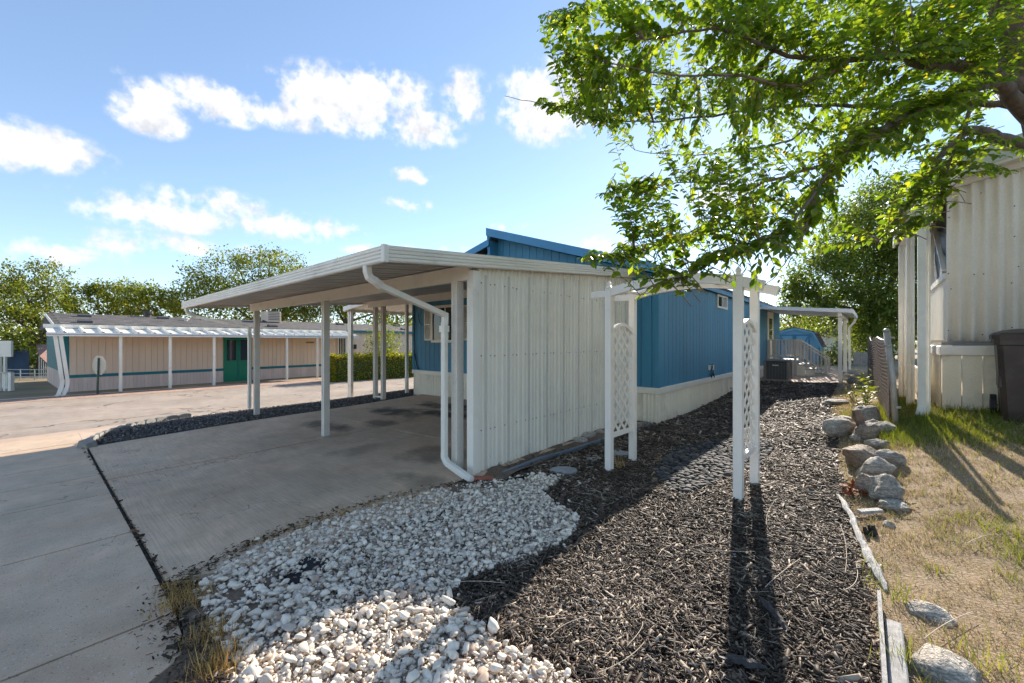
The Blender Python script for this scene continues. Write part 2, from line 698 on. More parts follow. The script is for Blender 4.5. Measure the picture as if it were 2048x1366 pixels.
# ------------------------------------------------------------------ palette
mat_white = M('painted_aluminium', srgb(236, 230, 216), .42, var=.05, scale=1.2, finevar=.02, dirt=srgb(150, 138, 120), dirt_amt=.28, dirt_scale=2.2)
mat_panel = M('carport_wall_paint', srgb(238, 231, 216), .45, var=.05, scale=.9, finevar=.02, dirt=srgb(186, 172, 150), dirt_amt=.22, dirt_scale=1.6)
mat_galv = M('ceiling_metal', srgb(176, 172, 166), .4, var=.12, scale=2.0, finevar=.04, metal=.15)
mat_post = M('post_metal', srgb(230, 222, 208), .4, var=.06, scale=3.0, dirt=srgb(140, 132, 120), dirt_amt=.35, dirt_scale=3)
mat_vinyl = M('white_vinyl', srgb(240, 233, 221), .30, var=.03, scale=2.0, finevar=.015, dirt=srgb(170, 160, 140), dirt_amt=.18, dirt_scale=5)
mat_blue = M('blue_siding', srgb(64, 130, 158), .55, var=.16, scale=1.1, fine=40, finevar=.06, bump=.0012, bscale=160, stretch=(1, 1, .12), dirt=srgb(64, 104, 128), dirt_amt=.5, dirt_scale=.8, rnd_var=.04)
mat_bluetrim = M('blue_trim', srgb(72, 138, 176), .5, var=.08, scale=1.5, dirt=srgb(70, 104, 124), dirt_amt=.3)
mat_skirt = M('cream_skirting', srgb(236, 226, 204), .5, var=.06, scale=1.4, dirt=srgb(132, 114, 90), dirt_amt=.4, dirt_scale=2.2, rnd_var=.03)
mat_trimw = M('cream_trim', srgb(238, 229, 211), .45, var=.04, scale=2.0, dirt=srgb(150, 135, 112), dirt_amt=.25)
mat_glass = M_glass('window_glass', (.03, .035, .04), .04)
mat_glassl = M_glass('pale_blind_glass', (.35, .38, .4), .15)
mat_tan = M('tan_siding', srgb(224, 200, 176), .7, var=.05, scale=.8, stretch=(4, 4, .3))
mat_tanskirt = M('pink_skirting', srgb(222, 198, 184), .65, var=.07, scale=1.5, rnd_var=.06)
mat_teal = M('teal_trim', srgb(14, 112, 122), .5, var=.06)
mat_green = M('green_door_paint', srgb(10, 122, 92), .4, var=.08, scale=1.0)
mat_roofvent = M('vent_dark', srgb(70, 66, 64), .6)
mat_metal = M('galvanised_steel', srgb(168, 162, 152), .45, var=.18, scale=6, metal=.35)
mat_wood = M('weathered_wood', srgb(176, 172, 166), .75, var=.25, scale=3, stretch=(10, 10, 10), fine=30, finevar=.25, bump=.004, bscale=40)
mat_wooddark = M('splintered_wood', srgb(120, 98, 82), .8, var=.35, scale=14, bump=.006, bscale=40)
mat_bark = M('bark', srgb(104, 90, 78), .85, var=.35, scale=9, bump=.012, bscale=26, stretch=(1, 1, .4))
mat_twig = M('twig_bark', srgb(128, 108, 92), .75, var=.2, scale=20)
mat_black = M('black_rubber', (.012, .012, .012), .5, var=.2)
mat_can = M('brown_plastic', srgb(74, 62, 56), .42, var=.14, scale=4, dirt=srgb(120, 108, 96), dirt_amt=.3, dirt_scale=5)
mat_acgrey = M('grey_enamel', srgb(128, 122, 114), .5, var=.08)
mat_brick = M('red_brick', srgb(158, 92, 72), .8, var=.2, scale=20, bump=.003)
mat_flag = M('flagstone', srgb(142, 142, 142), .7, var=.18, scale=6, bump=.004, bscale=30)
mat_edge = M('steel_blue_edging', srgb(96, 110, 124), .5, var=.2, scale=4, dirt=srgb(90, 76, 64), dirt_amt=.6, dirt_scale=6)
mat_block = M('grey_edging_block', srgb(150, 146, 138), .85, var=.15, scale=10, bump=.004)
mat_fabric = M('weed_fabric', (.012, .014, .018), .8, var=.3)
mat_redleaf = M('dead_leaf', srgb(150, 76, 46), .7, var=.3, scale=30)
mat_deckgrey = M('deck_paint', srgb(190, 182, 170), .6, var=.12, scale=3)
mat_greyroof = M('patio_roof_metal', srgb(214, 216, 216), .4, var=.05)
mat_lightgreen = M('pale_green_fascia', srgb(196, 204, 188), .5, var=.06)
mat_screen = M('porch_screen_cloth', srgb(72, 72, 74), .55, var=.35, scale=3.0, finevar=.1)
mat_shedblue = M('shed_paint', srgb(104, 160, 184), .6, var=.08, scale=1.5)
mat_shedtrim = M('shed_trim_paint', srgb(62, 116, 146), .6, var=.08)
mat_navy = M('navy_fence', srgb(34, 58, 84), .7, var=.2)
mat_steelrail = M('rail_paint', srgb(150, 160, 160), .5, var=.1)


def mat_rock(name, col, dark=.55):
    m, nt, b = new_mat(name)
    L = nt.links.new
    geo = _node(nt, 'ShaderNodeNewGeometry')
    n1 = _node(nt, 'ShaderNodeTexNoise'); n1.inputs['Scale'].default_value = 7; n1.inputs['Detail'].default_value = 7; n1.inputs['Roughness'].default_value = .75
    n2 = _node(nt, 'ShaderNodeTexNoise'); n2.inputs['Scale'].default_value = 34; n2.inputs['Detail'].default_value = 6; n2.inputs['Distortion'].default_value = 1.4
    mp = _node(nt, 'ShaderNodeMapping'); mp.inputs['Scale'].default_value = (1, 1, 3.2); mp.inputs['Rotation'].default_value = (.5, .3, 0)
    L(geo.outputs['Position'], mp.inputs[0]); L(mp.outputs[0], n1.inputs['Vector']); L(mp.outputs[0], n2.inputs['Vector'])
    cr = _node(nt, 'ShaderNodeValToRGB')
    cr.color_ramp.elements[0].position = .3; cr.color_ramp.elements[0].color = (*[c * dark for c in col], 1)
    cr.color_ramp.elements[1].position = .66; cr.color_ramp.elements[1].color = (*[min(1, c * 1.3) for c in col], 1)
    L(n1.outputs[0], cr.inputs[0])
    a = _node(nt, 'ShaderNodeMapRange'); a.inputs['From Min'].default_value = .36; a.inputs['From Max'].default_value = .6
    a.inputs['To Min'].default_value = .5; a.inputs['To Max'].default_value = 1.1
    L(n2.outputs[0], a.inputs[0])
    sc = _node(nt, 'ShaderNodeVectorMath', operation='SCALE'); L(cr.outputs[0], sc.inputs[0]); L(a.outputs[0], sc.inputs['Scale'])
    L(sc.outputs[0], b.inputs['Base Color'])
    b.inputs['Roughness'].default_value = .8
    bp = _node(nt, 'ShaderNodeBump'); bp.inputs['Distance'].default_value = .035; bp.inputs['Strength'].default_value = 1.0
    L(n2.outputs[0], bp.inputs['Height']); L(bp.outputs[0], b.inputs['Normal'])
    return m


def mat_concrete(name, col, broom=False, speck=False, stains=(), crack=False, hair=False):
    m, nt, b = new_mat(name)
    L = nt.links.new
    geo = _node(nt, 'ShaderNodeNewGeometry')
    P = geo.outputs['Position']

    def nz(scale, detail=6, rough=.6, stretch=None):
        n = _node(nt, 'ShaderNodeTexNoise'); n.inputs['Scale'].default_value = scale; n.inputs['Detail'].default_value = detail; n.inputs['Roughness'].default_value = rough
        if stretch:
            mp = _node(nt, 'ShaderNodeMapping'); mp.inputs['Scale'].default_value = stretch; L(P, mp.inputs[0]); L(mp.outputs[0], n.inputs['Vector'])
        else:
            L(P, n.inputs['Vector'])
        return n.outputs[0]

    def rng_(v, a, b_, c, d):
        r = _node(nt, 'ShaderNodeMapRange'); r.inputs['From Min'].default_value = a; r.inputs['From Max'].default_value = b_
        r.inputs['To Min'].default_value = c; r.inputs['To Max'].default_value = d
        L(v, r.inputs[0]); return r.outputs[0]

    def mul(a, b_):
        q = _node(nt, 'ShaderNodeMath', operation='MULTIPLY'); L(a, q.inputs[0]); L(b_, q.inputs[1]); return q.outputs[0]
    f = mul(rng_(nz(.55, 8, .62), .3, .7, .80, 1.2), rng_(nz(4.5, 6), .3, .7, .88, 1.12))
    f = mul(f, rng_(nz(170, 3), .3, .7, .90, 1.1))
    h = nz(150, 4)
    if broom:
        br = nz(1.0, 3, .5, (2.5, 75, 1))
        f = mul(f, rng_(br, .35, .65, .90, 1.10))
        q = _node(nt, 'ShaderNodeMath', operation='MULTIPLY_ADD'); L(br, q.inputs[0]); q.inputs[1].default_value = 1.5; L(h, q.inputs[2]); h = q.outputs[0]
    sc = _node(nt, 'ShaderNodeVectorMath', operation='SCALE'); sc.inputs[0].default_value = col; L(f, sc.inputs['Scale'])
    out = sc.outputs[0]
    # slight warm tone drift
    tm = _node(nt, 'ShaderNodeMix', data_type='RGBA', blend_type='MULTIPLY'); L(rng_(nz(.9, 5), .42, .68, 0, .45), tm.inputs['Factor']); L(out, tm.inputs[6]); tm.inputs[7].default_value = (1.0, .86, .76, 1)
    out = tm.outputs[2]
    if speck:
        for sc_, colr, lo in ((60, (.62, .58, .53), .655), (95, (.05, .045, .04), .66)):
            mx = _node(nt, 'ShaderNodeMix', data_type='RGBA'); L(rng_(nz(sc_, 2, .5), lo, lo + .03, 0, .75), mx.inputs['Factor']); L(out, mx.inputs[6]); mx.inputs[7].default_value = (*colr, 1)
            out = mx.outputs[2]
    if stains:
        sep = _node(nt, 'ShaderNodeSeparateXYZ'); L(P, sep.inputs[0])
        tot = None
        wob = rng_(nz(2.2, 7, .65), .2, .8, -.9, .9)
        for (sx, sy, rx, ry, amt) in stains:
            def ax(o, c, r):
                q = _node(nt, 'ShaderNodeMath', operation='SUBTRACT'); L(o, q.inputs[0]); q.inputs[1].default_value = c
                w = _node(nt, 'ShaderNodeMath', operation='DIVIDE'); L(q.outputs[0], w.inputs[0]); w.inputs[1].default_value = r
                e = _node(nt, 'ShaderNodeMath', operation='MULTIPLY'); L(w.outputs[0], e.inputs[0]); L(w.outputs[0], e.inputs[1]); return e.outputs[0]
            s_ = _node(nt, 'ShaderNodeMath', operation='ADD'); L(ax(sep.outputs[0], sx, rx), s_.inputs[0]); L(ax(sep.outputs[1], sy, ry), s_.inputs[1])
            t_ = _node(nt, 'ShaderNodeMath', operation='ADD'); L(s_.outputs[0], t_.inputs[0]); L(wob, t_.inputs[1])
            v = rng_(t_.outputs[0], 1.1, .1, 0, amt)
            if tot is None: tot = v
            else:
                q = _node(nt, 'ShaderNodeMath', operation='MAXIMUM'); L(tot, q.inputs[0]); L(v, q.inputs[1]); tot = q.outputs[0]
        mx = _node(nt, 'ShaderNodeMix', data_type='RGBA'); L(tot, mx.inputs['Factor']); L(out, mx.inputs[6]); mx.inputs[7].default_value = (.035, .034, .028, 1)
        out = mx.outputs[2]
    if crack or hair:
        vo = _node(nt, 'ShaderNodeTexVoronoi', feature='DISTANCE_TO_EDGE'); vo.inputs['Scale'].default_value = .34
        dv = _node(nt, 'ShaderNodeVectorMath', operation='ADD')
        n = _node(nt, 'ShaderNodeTexNoise'); n.inputs['Scale'].default_value = 1.3; n.inputs['Detail'].default_value = 6; L(P, n.inputs['Vector'])
        s2 = _node(nt, 'ShaderNodeVectorMath', operation='SCALE'); s2.inputs['Scale'].default_value = 1.6; L(n.outputs['Color'], s2.inputs[0])
        L(P, dv.inputs[0]); L(s2.outputs[0], dv.inputs[1]); L(dv.outputs[0], vo.inputs['Vector'])
        ck = rng_(vo.outputs['Distance'], .004, .016, .8, 0) if crack else rng_(vo.outputs['Distance'], .0006, .0028, .55, 0)
        ck2 = mul(ck, rng_(nz(.35, 3), .44, .52, 0, 1))
        mx = _node(nt, 'ShaderNodeMix', data_type='RGBA'); L(ck2, mx.inputs['Factor']); L(out, mx.inputs[6]); mx.inputs[7].default_value = (.06, .055, .05, 1)
        out = mx.outputs[2]
    L(out, b.inputs['Base Color'])
    b.inputs['Roughness'].default_value = .82
    b.inputs['Specular IOR Level'].default_value = .3
    bp = _node(nt, 'ShaderNodeBump'); bp.inputs['Distance'].default_value = .0025; bp.inputs['Strength'].default_value = 1.0
    L(h, bp.inputs['Height']); L(bp.outputs[0], b.inputs['Normal'])
    return m


mat_drive = mat_concrete('driveway_concrete', srgb(202, 177, 150), broom=True, hair=True,
                         stains=[(-7.8, 3.6, .75, .38, .75), (-8.1, 5.2, 1.1, .4, .85), (-7.4, 6.3, 1.3, .42, .85), (-5.6, 6.4, 1.1, .4, .7), (-7.2, 4.3, .5, .3, .6), (-6.9, 5.6, 1.3, .3, .85), (-7.6, 5.2, .5, .3, .7), (-6.3, 5.9, .8, .3, .7), (-5.2, 5.2, .5, .2, .5), (-4.4, 3.5, .6, .5, .5), (-5.6, 3.0, .3, .5, .3), (-4.0, 4.6, .5, .8, .5), (-3.7, 2.7, .5, .25, .5), (-4.9, 6.6, 1.0, .3, .5)])
mat_apron = mat_concrete('apron_concrete', srgb(202, 177, 150), speck=True, hair=True)
mat_asphalt = mat_concrete('road_asphalt', srgb(162, 148, 133), speck=True, crack=True)
mat_gutter = mat_concrete('gutter_concrete', srgb(196, 172, 150))
mat_soil = M('soil', srgb(112, 94, 78), .95, var=.3, scale=2.5, fine=45, finevar=.3, bump=.012, bscale=45)
mat_lawn_soil = M('dry_lawn_soil', srgb(146, 124, 96), .95, var=.25, scale=2.0, fine=70, finevar=.3, bump=.012, bscale=60)
mat_far_ground = M('far_ground', srgb(140, 124, 96), .95, var=.3, scale=.3)
mat_mulch_bed = M('mulch_bed', (.035, .027, .020), .95, var=.4, scale=8, fine=90, finevar=.5, bump=.02, bscale=60)
mat_grey_bed = M('grey_gravel_bed', (.055, .052, .05), .95, var=.3, scale=8, fine=60, finevar=.5, bump=.02, bscale=50)
mat_pink_gravel = M('pink_gravel_bed', srgb(176, 146, 126), .95, var=.2, scale=3, fine=40, finevar=.35, bump=.02, bscale=40)
mat_teal_pave = M('teal_paint_paving', srgb(74, 150, 152), .7, var=.1)

# ------------------------------------------------------------------ the setting
def make_ground():
    def axis(lo, hi, a, b, fine):
        near = list(np.arange(a, b + 1e-6, fine))
        out, d, x = [], fine, a
        while x > lo:
            d *= 1.35; x -= d; out.append(x)
        res = out[::-1] + near
        d, x = fine, b
        while x < hi:
            d *= 1.35; x += d; res.append(x)
        return np.array(res)
    xs = axis(-900, 900, -14, 5, .4)
    ys = axis(-900, 900, -4, 20, .4)
    X, Y = np.meshgrid(xs, ys)
    Z = HV(X, Y)
    V = np.stack([X.ravel(), Y.ravel(), Z.ravel()], 1)
    nx, ny = len(xs), len(ys)
    i = np.arange(nx - 1)[None, :] + np.arange(ny - 1)[:, None] * nx
    i = i.ravel()
    T = np.vstack([np.stack([i, i + 1, i + nx + 1], 1), np.stack([i, i + nx + 1, i + nx], 1)])
    me = tri_mesh('ground', V, T, mat_far_ground, smooth=True)
    tag(link('ground', me), None, None, None, 'structure')


make_ground()
# road and what borders it
sheet('road', [(-20.4, -60), (-12.5, -60), (-12.5, 80), (-20.4, 80)], mat_asphalt, .012, 1.0)
sheet('gutter', [(-12.52, -60), (-11.9, -60), (-11.9, .35), (-12.15, 1.2), (-12.2, 60), (-12.52, 60)], mat_gutter, .022, 1.0)
sheet('gravel_verge', [(-21.5, -40), (-20.3, -40), (-20.3, 60), (-21.5, 60)], mat_pink_gravel, .018, 1.0)
sheet('path', [(-21.9, -40), (-21.5, -40), (-21.5, 60), (-21.9, 60)], mat_gutter, .03, 1.0)
sheet('side_drive', [(-21.5, 14.5), (-12.2, 13.2), (-12.2, 18.5), (-21.5, 19.5)], mat_teal_pave, .026, 1.0)

# driveway slabs, each a piece with open joints between
GAP = .02
drive = sheet('driveway', [(-9.95, .46), (-3.12, .46), (-3.12, 7.3), (-9.95, 7.3)], M('joint_dirt', (.02, .017, .014), .95, var=.5, scale=20), .006, .6)
SL = .034
for (x0, x1, y0, y1) in [(-9.85, -6.87, .508, 4.115), (-6.835, -3.2, .508, 4.115), (-9.85, -6.87, 4.145, 7.26), (-6.835, -3.3, 4.145, 7.26)]:
    poly = [(x0, y0), (x1, y0), (x1, y1), (x0, y1)]
    if x1 > -3.25:
        poly = [(x0, y0), (-3.3, y0), (-2.98, 1.2), (-2.98, 2.4), (-3.12, 3.1), (-3.3, 3.3), (-3.3, y1), (x0, y1)]
    sheet('slab', poly, mat_drive, SL, .5, parent=drive, thick=.05)
apron = sheet('driveway_apron', [(-12.1, -14), (-2.2, -14), (-2.3, .1), (-2.6, .50), (-9.9, .50), (-12.1, .50)], M('apron_joint_dirt', (.02, .017, .014), .95, var=.5, scale=20), .006, .8)
xj = [-11.9, -10.55, -9.3, -8.4, -7.25, -6.1, -4.5, -2.87]
for i in range(len(xj) - 1):
    for (ya, yb) in ((-3.4, .474), (-7.2, -3.41), (-13.9, -7.21)):
        sheet('slab', [(xj[i] + GAP / 2, ya), (xj[i + 1] - GAP / 2, ya), (xj[i + 1] - GAP / 2, yb), (xj[i] + GAP / 2, yb)], mat_apron, .036, .6, parent=apron, thick=.05)
for poly in ([(-2.86, -3.4), (-2.15, -3.4), (-2.22, -.2), (-2.30, .22), (-2.42, .40), (-2.62, .462), (-2.86, .474)], [(-2.86, -7.2), (-2.15, -7.2), (-2.15, -3.41), (-2.86, -3.41)]):
    sheet('slab', poly, mat_apron, .037, .6, parent=apron, thick=.05)
sheet('apron_corner', [(-9.93, .479), (-12.08, .479), (-12.08, 1.55), (-11.3, 1.0), (-10.5, .68), (-9.95, .56)], mat_gutter, .030, .4)
# beds
MULCH = [(-3.0, 2.95), (-3.05, 4.0), (-3.05, 5.5), (-3.02, 7.2), (-2.95, 7.25), (-2.95, 15.0), (-.85, 15.6), (-.72, 12), (-.6, 9.5), (-.42, 8), (-.35, 6.6), (-.28, 5.4), (-.2, 4.5), (-.05, 3.2), (.06, 2.2), (.15, 1.0), (.2, -3), (-1.95, -3), (-1.98, .2), (-2.4, .75), (-2.9, .95), (-3.0, 2.0)]
mulch_bed = sheet('mulch_bed', MULCH, mat_mulch_bed, .010, .35)
sheet('soil_strip', [(-3.32, 2.9), (-3.1, 2.6), (-2.86, 2.9), (-3.0, 3.4), (-3.06, 4.2), (-3.06, 5.5), (-3.02, 7.28), (-3.38, 7.28), (-3.38, 3.3)], mat_soil, .04, .12, wob=.05)
sheet('soil_patch', [(-3.05, .52), (-2.62, .47), (-2.42, .405), (-2.30, .225), (-2.22, -.2), (-2.15, -3), (-1.95, -3), (-1.98, .2), (-2.4, .75), (-2.9, 1.0)], mat_soil, .032, .12, wob=.015)
LAWN = [(-.85, 15.6), (-.72, 12), (-.6, 9.5), (-.42, 8), (-.35, 6.6), (-.28, 5.4), (-.2, 4.5), (-.05, 3.2), (.06, 2.2), (.15, 1.0), (.2, -3), (9, -3), (9, 14), (.3, 17)]
sheet('lawn_soil', LAWN, mat_lawn_soil, .012, .35)
GREY = [(-9.9, .48), (-10.5, .62), (-11.3, 1.0), (-12.1, 1.6), (-12.2, 7.5), (-12.2, 12), (-10.4, 12), (-10.4, 7.25), (-9.9, 7.0)]
grey_bed = sheet('grey_gravel_bed', GREY, mat_grey_bed, .03, .4)
WG_PX = [(385, 1195), (450, 1140), (520, 1100), (640, 1053), (760, 1015), (880, 985), (960, 972), (1000, 968), (1060, 955), (1130, 957), (1085, 990), (1110, 1010), (1160, 1045), (1150, 1075), (1110, 1100), (1040, 1130), (940, 1160), (900, 1185), (905, 1215), (940, 1240), (985, 1270), (1000, 1300), (1080, 1330), (1150, 1366), (1250, 1500), (480, 1500), (455, 1340), (420, 1270), (405, 1230)]
WG = [at(a, b) for a, b in WG_PX]
white_bed = sheet('gravel_bed', WG, M('gravel_dust', srgb(168, 156, 142), .9, var=.25, scale=14, fine=70, finevar=.35, bump=.01, bscale=60), .016, .25)
for (fx, fy, ra, rb) in ((620, 1140, .17, .10), (585, 1165, .13, .09), (700, 1095, .09, .05), (470, 1200, .10, .07)):
    c_ = at(fx, fy)
    sheet('weed_fabric', [(c_.x + ra * math.cos(k * .7) * (1 + .2 * math.sin(k * 2.3)), c_.y + rb * math.sin(k * .7)) for k in range(9)], mat_fabric, .021, .3, parent=white_bed)
RP_PX = [(1345, 905), (1400, 893), (1450, 885), (1520, 880), (1545, 900), (1520, 935), (1470, 950), (1420, 975), (1370, 990), (1335, 985), (1320, 960), (1310, 945), (1330, 925)]
RP = [at(a, b) for a, b in RP_PX]
cobble_bed = sheet('cobble_bed', RP, mat_mulch_bed, .016, .25)

# ------------------------------------------------------------------ loose stones
def ico(sub):
    bm = bmesh.new()
    bmesh.ops.create_icosphere(bm, subdivisions=sub, radius=1.0)
    bm.verts.ensure_lookup_table()
    V = np.array([v.co[:] for v in bm.verts])
    T = np.array([[v.index for v in f.verts] for f in bm.faces])
    bm.free()
    return V, T


ICO1, ICO1T = ico(1)
ICO2, ICO2T = ico(2)
ICO4, ICO4T = ico(4)


def chips(n, V0, amp):
    out = []
    for i in range(n):
        V = V0 * (1 + rng.uniform(-amp, amp, (len(V0), 1)))
        # cut a few flat facets
        for _ in range(8):
            d = rng.normal(0, 1, 3); d /= np.linalg.norm(d)
            h = rng.uniform(.45, .75)
            s = V @ d
            V = V - np.maximum(s - h, 0)[:, None] * d[None]
        out.append(V)
    return out


CHIP = chips(10, ICO2, .10)
CHIP_LO = chips(8, ICO1, .22)
mat_marble = M_ramp('white_marble_chip', [(0, srgb(186, 176, 164)), (.22, srgb(224, 210, 190)), (.80, srgb(241, 228, 208)), (.90, srgb(196, 172, 150)), (1, srgb(146, 130, 116))], .6, .3, var=.10, vscale=60)
mat_marble_o = M_ramp('white_marble_stone', [(0, srgb(186, 176, 164)), (.22, srgb(224, 210, 190)), (.80, srgb(241, 228, 208)), (.90, srgb(196, 172, 150)), (1, srgb(146, 130, 116))], .6, .3, var=.10, vscale=60, objrand=True)


def white_gravel():
    n = 19500
    q = sample_poly(WG, n)
    # a few bare patches where the fabric shows
    bare = [at(620, 1140), at(585, 1165), at(700, 1095), at(470, 1200)]
    keep = np.ones(n, bool)
    for b_, (ra, rb) in zip(bare, ((.11, .07), (.09, .06), (.05, .03), (.07, .05))):
        keep &= ((q[:, 0] - b_.x) / ra) ** 2 + ((q[:, 1] - b_.y) / rb) ** 2 > rng.uniform(.5, 1.2, n)
    q = q[keep]
    # strays onto the neighbouring ground
    extra = q[rng.integers(0, len(q), 700)] + rng.normal(0, .11, (700, 2))
    q = np.vstack([q, extra[(extra[:, 0] > -2.95) | (extra[:, 1] > .2)]])
    n = len(q)
    s = rng.lognormal(math.log(.0118), .48, n).clip(.0045, .033)
    Sc = np.stack([s * rng.uniform(1.0, 1.5, n), s * rng.uniform(.8, 1.1, n), s * rng.uniform(.5, .8, n)], 1)
    z = HV(q[:, 0], q[:, 1]) + .018 + s * rng.uniform(.1, .9, n) + np.where(rng.random(n) < .35, .014, 0)
    P = np.stack([q[:, 0], q[:, 1], z], 1)
    Rm = rot_mats(n, None, .35, .35)
    dep = P[:, 0] * CF[0] + P[:, 1] * CF[1]
    lat = P[:, 0] * CR[0] + P[:, 1] * CR[1]
    px = 1024 + FOC * lat / np.maximum(dep, .1)
    py = 683 - FOC * (P[:, 2] - EYE) / np.maximum(dep, .1)
    seen = (dep > .3) & (px > 0) & (px < 2048) & (py < 1366)
    size = np.where(seen, s / np.maximum(dep, .3), 0)
    order = np.argsort(-size)
    big, rest = order[:300], order[300:]
    # the 300 that show largest are stones of their own
    mes = []
    for V in CHIP:
        me = tri_mesh('white_stone', V, ICO2T, mat_marble_o)
        mes.append(me)
    for k, i in enumerate(big):
        o = link('white_stone', mes[k % len(mes)], white_bed, P[i], Matrix(Rm[i].tolist()).to_euler(), Sc[i])
    V, T = spread(CHIP_LO, ICO1T, P[rest], Rm[rest], Sc[rest])
    me = tri_mesh('white_gravel', V, T, mat_marble, np.repeat(rng.random(len(rest)), len(ICO1)))
    tag(link('white_gravel', me, white_bed), kind='stuff')


white_gravel()

PEB = []
for i in range(6):
    V = ICO2.copy()
    ph = rng.uniform(0, 6, 3)
    V *= (1 + .08 * np.sin(V[:, :1] * 2 + ph[0]) + .08 * np.cos(V[:, 1:2] * 2.3 + ph[1]))
    PEB.append(V)
mat_peb = M_ramp('river_pebble', [(0, (.03, .03, .032)), (.5, (.06, .06, .06)), (.85, (.10, .095, .088)), (1, (.16, .135, .11))], .72, .15, var=.2, vscale=40)
mat_peb_o = M_ramp('river_cobble', [(0, (.03, .03, .032)), (.5, (.06, .06, .06)), (.85, (.10, .095, .088)), (1, (.16, .135, .11))], .72, .15, var=.2, vscale=40, objrand=True)


def cobbles():
    # evenly packed: dart throwing
    cand = sample_poly(RP, 9000)
    pts_, cell = [], {}
    for c in cand:
        k = (int(c[0] / .06), int(c[1] / .06))
        ok = True
        for dx in (-1, 0, 1):
            for dy in (-1, 0, 1):
                for p in cell.get((k[0] + dx, k[1] + dy), ()):
                    if (p[0] - c[0]) ** 2 + (p[1] - c[1]) ** 2 < .047 ** 2:
                        ok = False
        if ok:
            pts_.append(c); cell.setdefault(k, []).append(c)
    q = np.array(pts_)
    n = len(q)
    s = rng.uniform(.024, .037, n)
    Sc = np.stack([s * rng.uniform(1.1, 1.5, n), s * rng.uniform(.85, 1.05, n), s * rng.uniform(.38, .6, n)], 1)
    P = np.stack([q[:, 0], q[:, 1], HV(q[:, 0], q[:, 1]) + .030 + s * .2], 1)
    Rm = rot_mats(n, rng.normal(.6, .6, n), .22, .22)
    order = np.argsort(depth_of(P.T))
    big, rest = order[:300], order[300:]
    mes = [tri_mesh('cobble', V, ICO2T, mat_peb_o, smooth=True) for V in PEB]
    for k, i in enumerate(big):
        link('cobble', mes[k % 6], cobble_bed, P[i], Matrix(Rm[i].tolist()).to_euler(), Sc[i])
    if len(rest):
        V, T = spread(PEB, ICO2T, P[rest], Rm[rest], Sc[rest])
        tag(link('pebbles', tri_mesh('pebbles', V, T, mat_peb, np.repeat(rng.random(len(rest)), len(ICO2)), True), cobble_bed), kind='stuff')


cobbles()

mat_grav = M_ramp('grey_gravel', [(0, (.045, .04, .038)), (.5, (.12, .105, .095)), (.85, (.2, .175, .155)), (1, (.32, .29, .26))], .8, .3)
def grey_gravel():
    n = 15000
    q = sample_poly(GREY, n)
    s = rng.uniform(.012, .028, n)
    P = np.stack([q[:, 0], q[:, 1], HV(q[:, 0], q[:, 1]) + .035 + s * .4 + .05 * np.exp(-((q[:, 0] + 11.1) / .6) ** 2)], 1)
    Sc = np.stack([s * rng.uniform(1, 1.4, n), s, s * .7], 1)
    V, T = spread(CHIP_LO, ICO1T, P, rot_mats(n, None, .5, .5), Sc)
    tag(link('gravel', tri_mesh('gravel', V, T, mat_grav, np.repeat(rng.random(n), len(ICO1)))), 'dark grey gravel strip between driveway and road', 'gravel', None, 'stuff')


grey_gravel()

# ------------------------------------------------------------------ mulch
CHIPBOX = []
for i in range(6):
    t = rng.uniform(.35, .9)
    k = rng.uniform(-.25, .25)
    CHIPBOX.append(np.array([(-.5, -.5, -.5), (.5, -.5 * t, -.5), (.5, .5 * t, -.5), (-.5, .5 * t + k, -.5), (-.42, -.45, .5), (.44, -.42 * t, .4), (.4, .4 * t, .5), (-.5, .4 * t + k, .4)]))
BOXT = np.array([(0, 2, 1), (0, 3, 2), (4, 5, 6), (4, 6, 7), (0, 1, 5), (0, 5, 4), (1, 2, 6), (1, 6, 5), (2, 3, 7), (2, 7, 6), (3, 0, 4), (3, 4, 7)])
mat_mulch = M_ramp('mulch_chip', [(0, (.036, .026, .018)), (.35, (.076, .054, .038)), (.7, (.14, .102, .072)), (.9, (.26, .20, .145)), (1, (.54, .44, .33))], .62, .2)


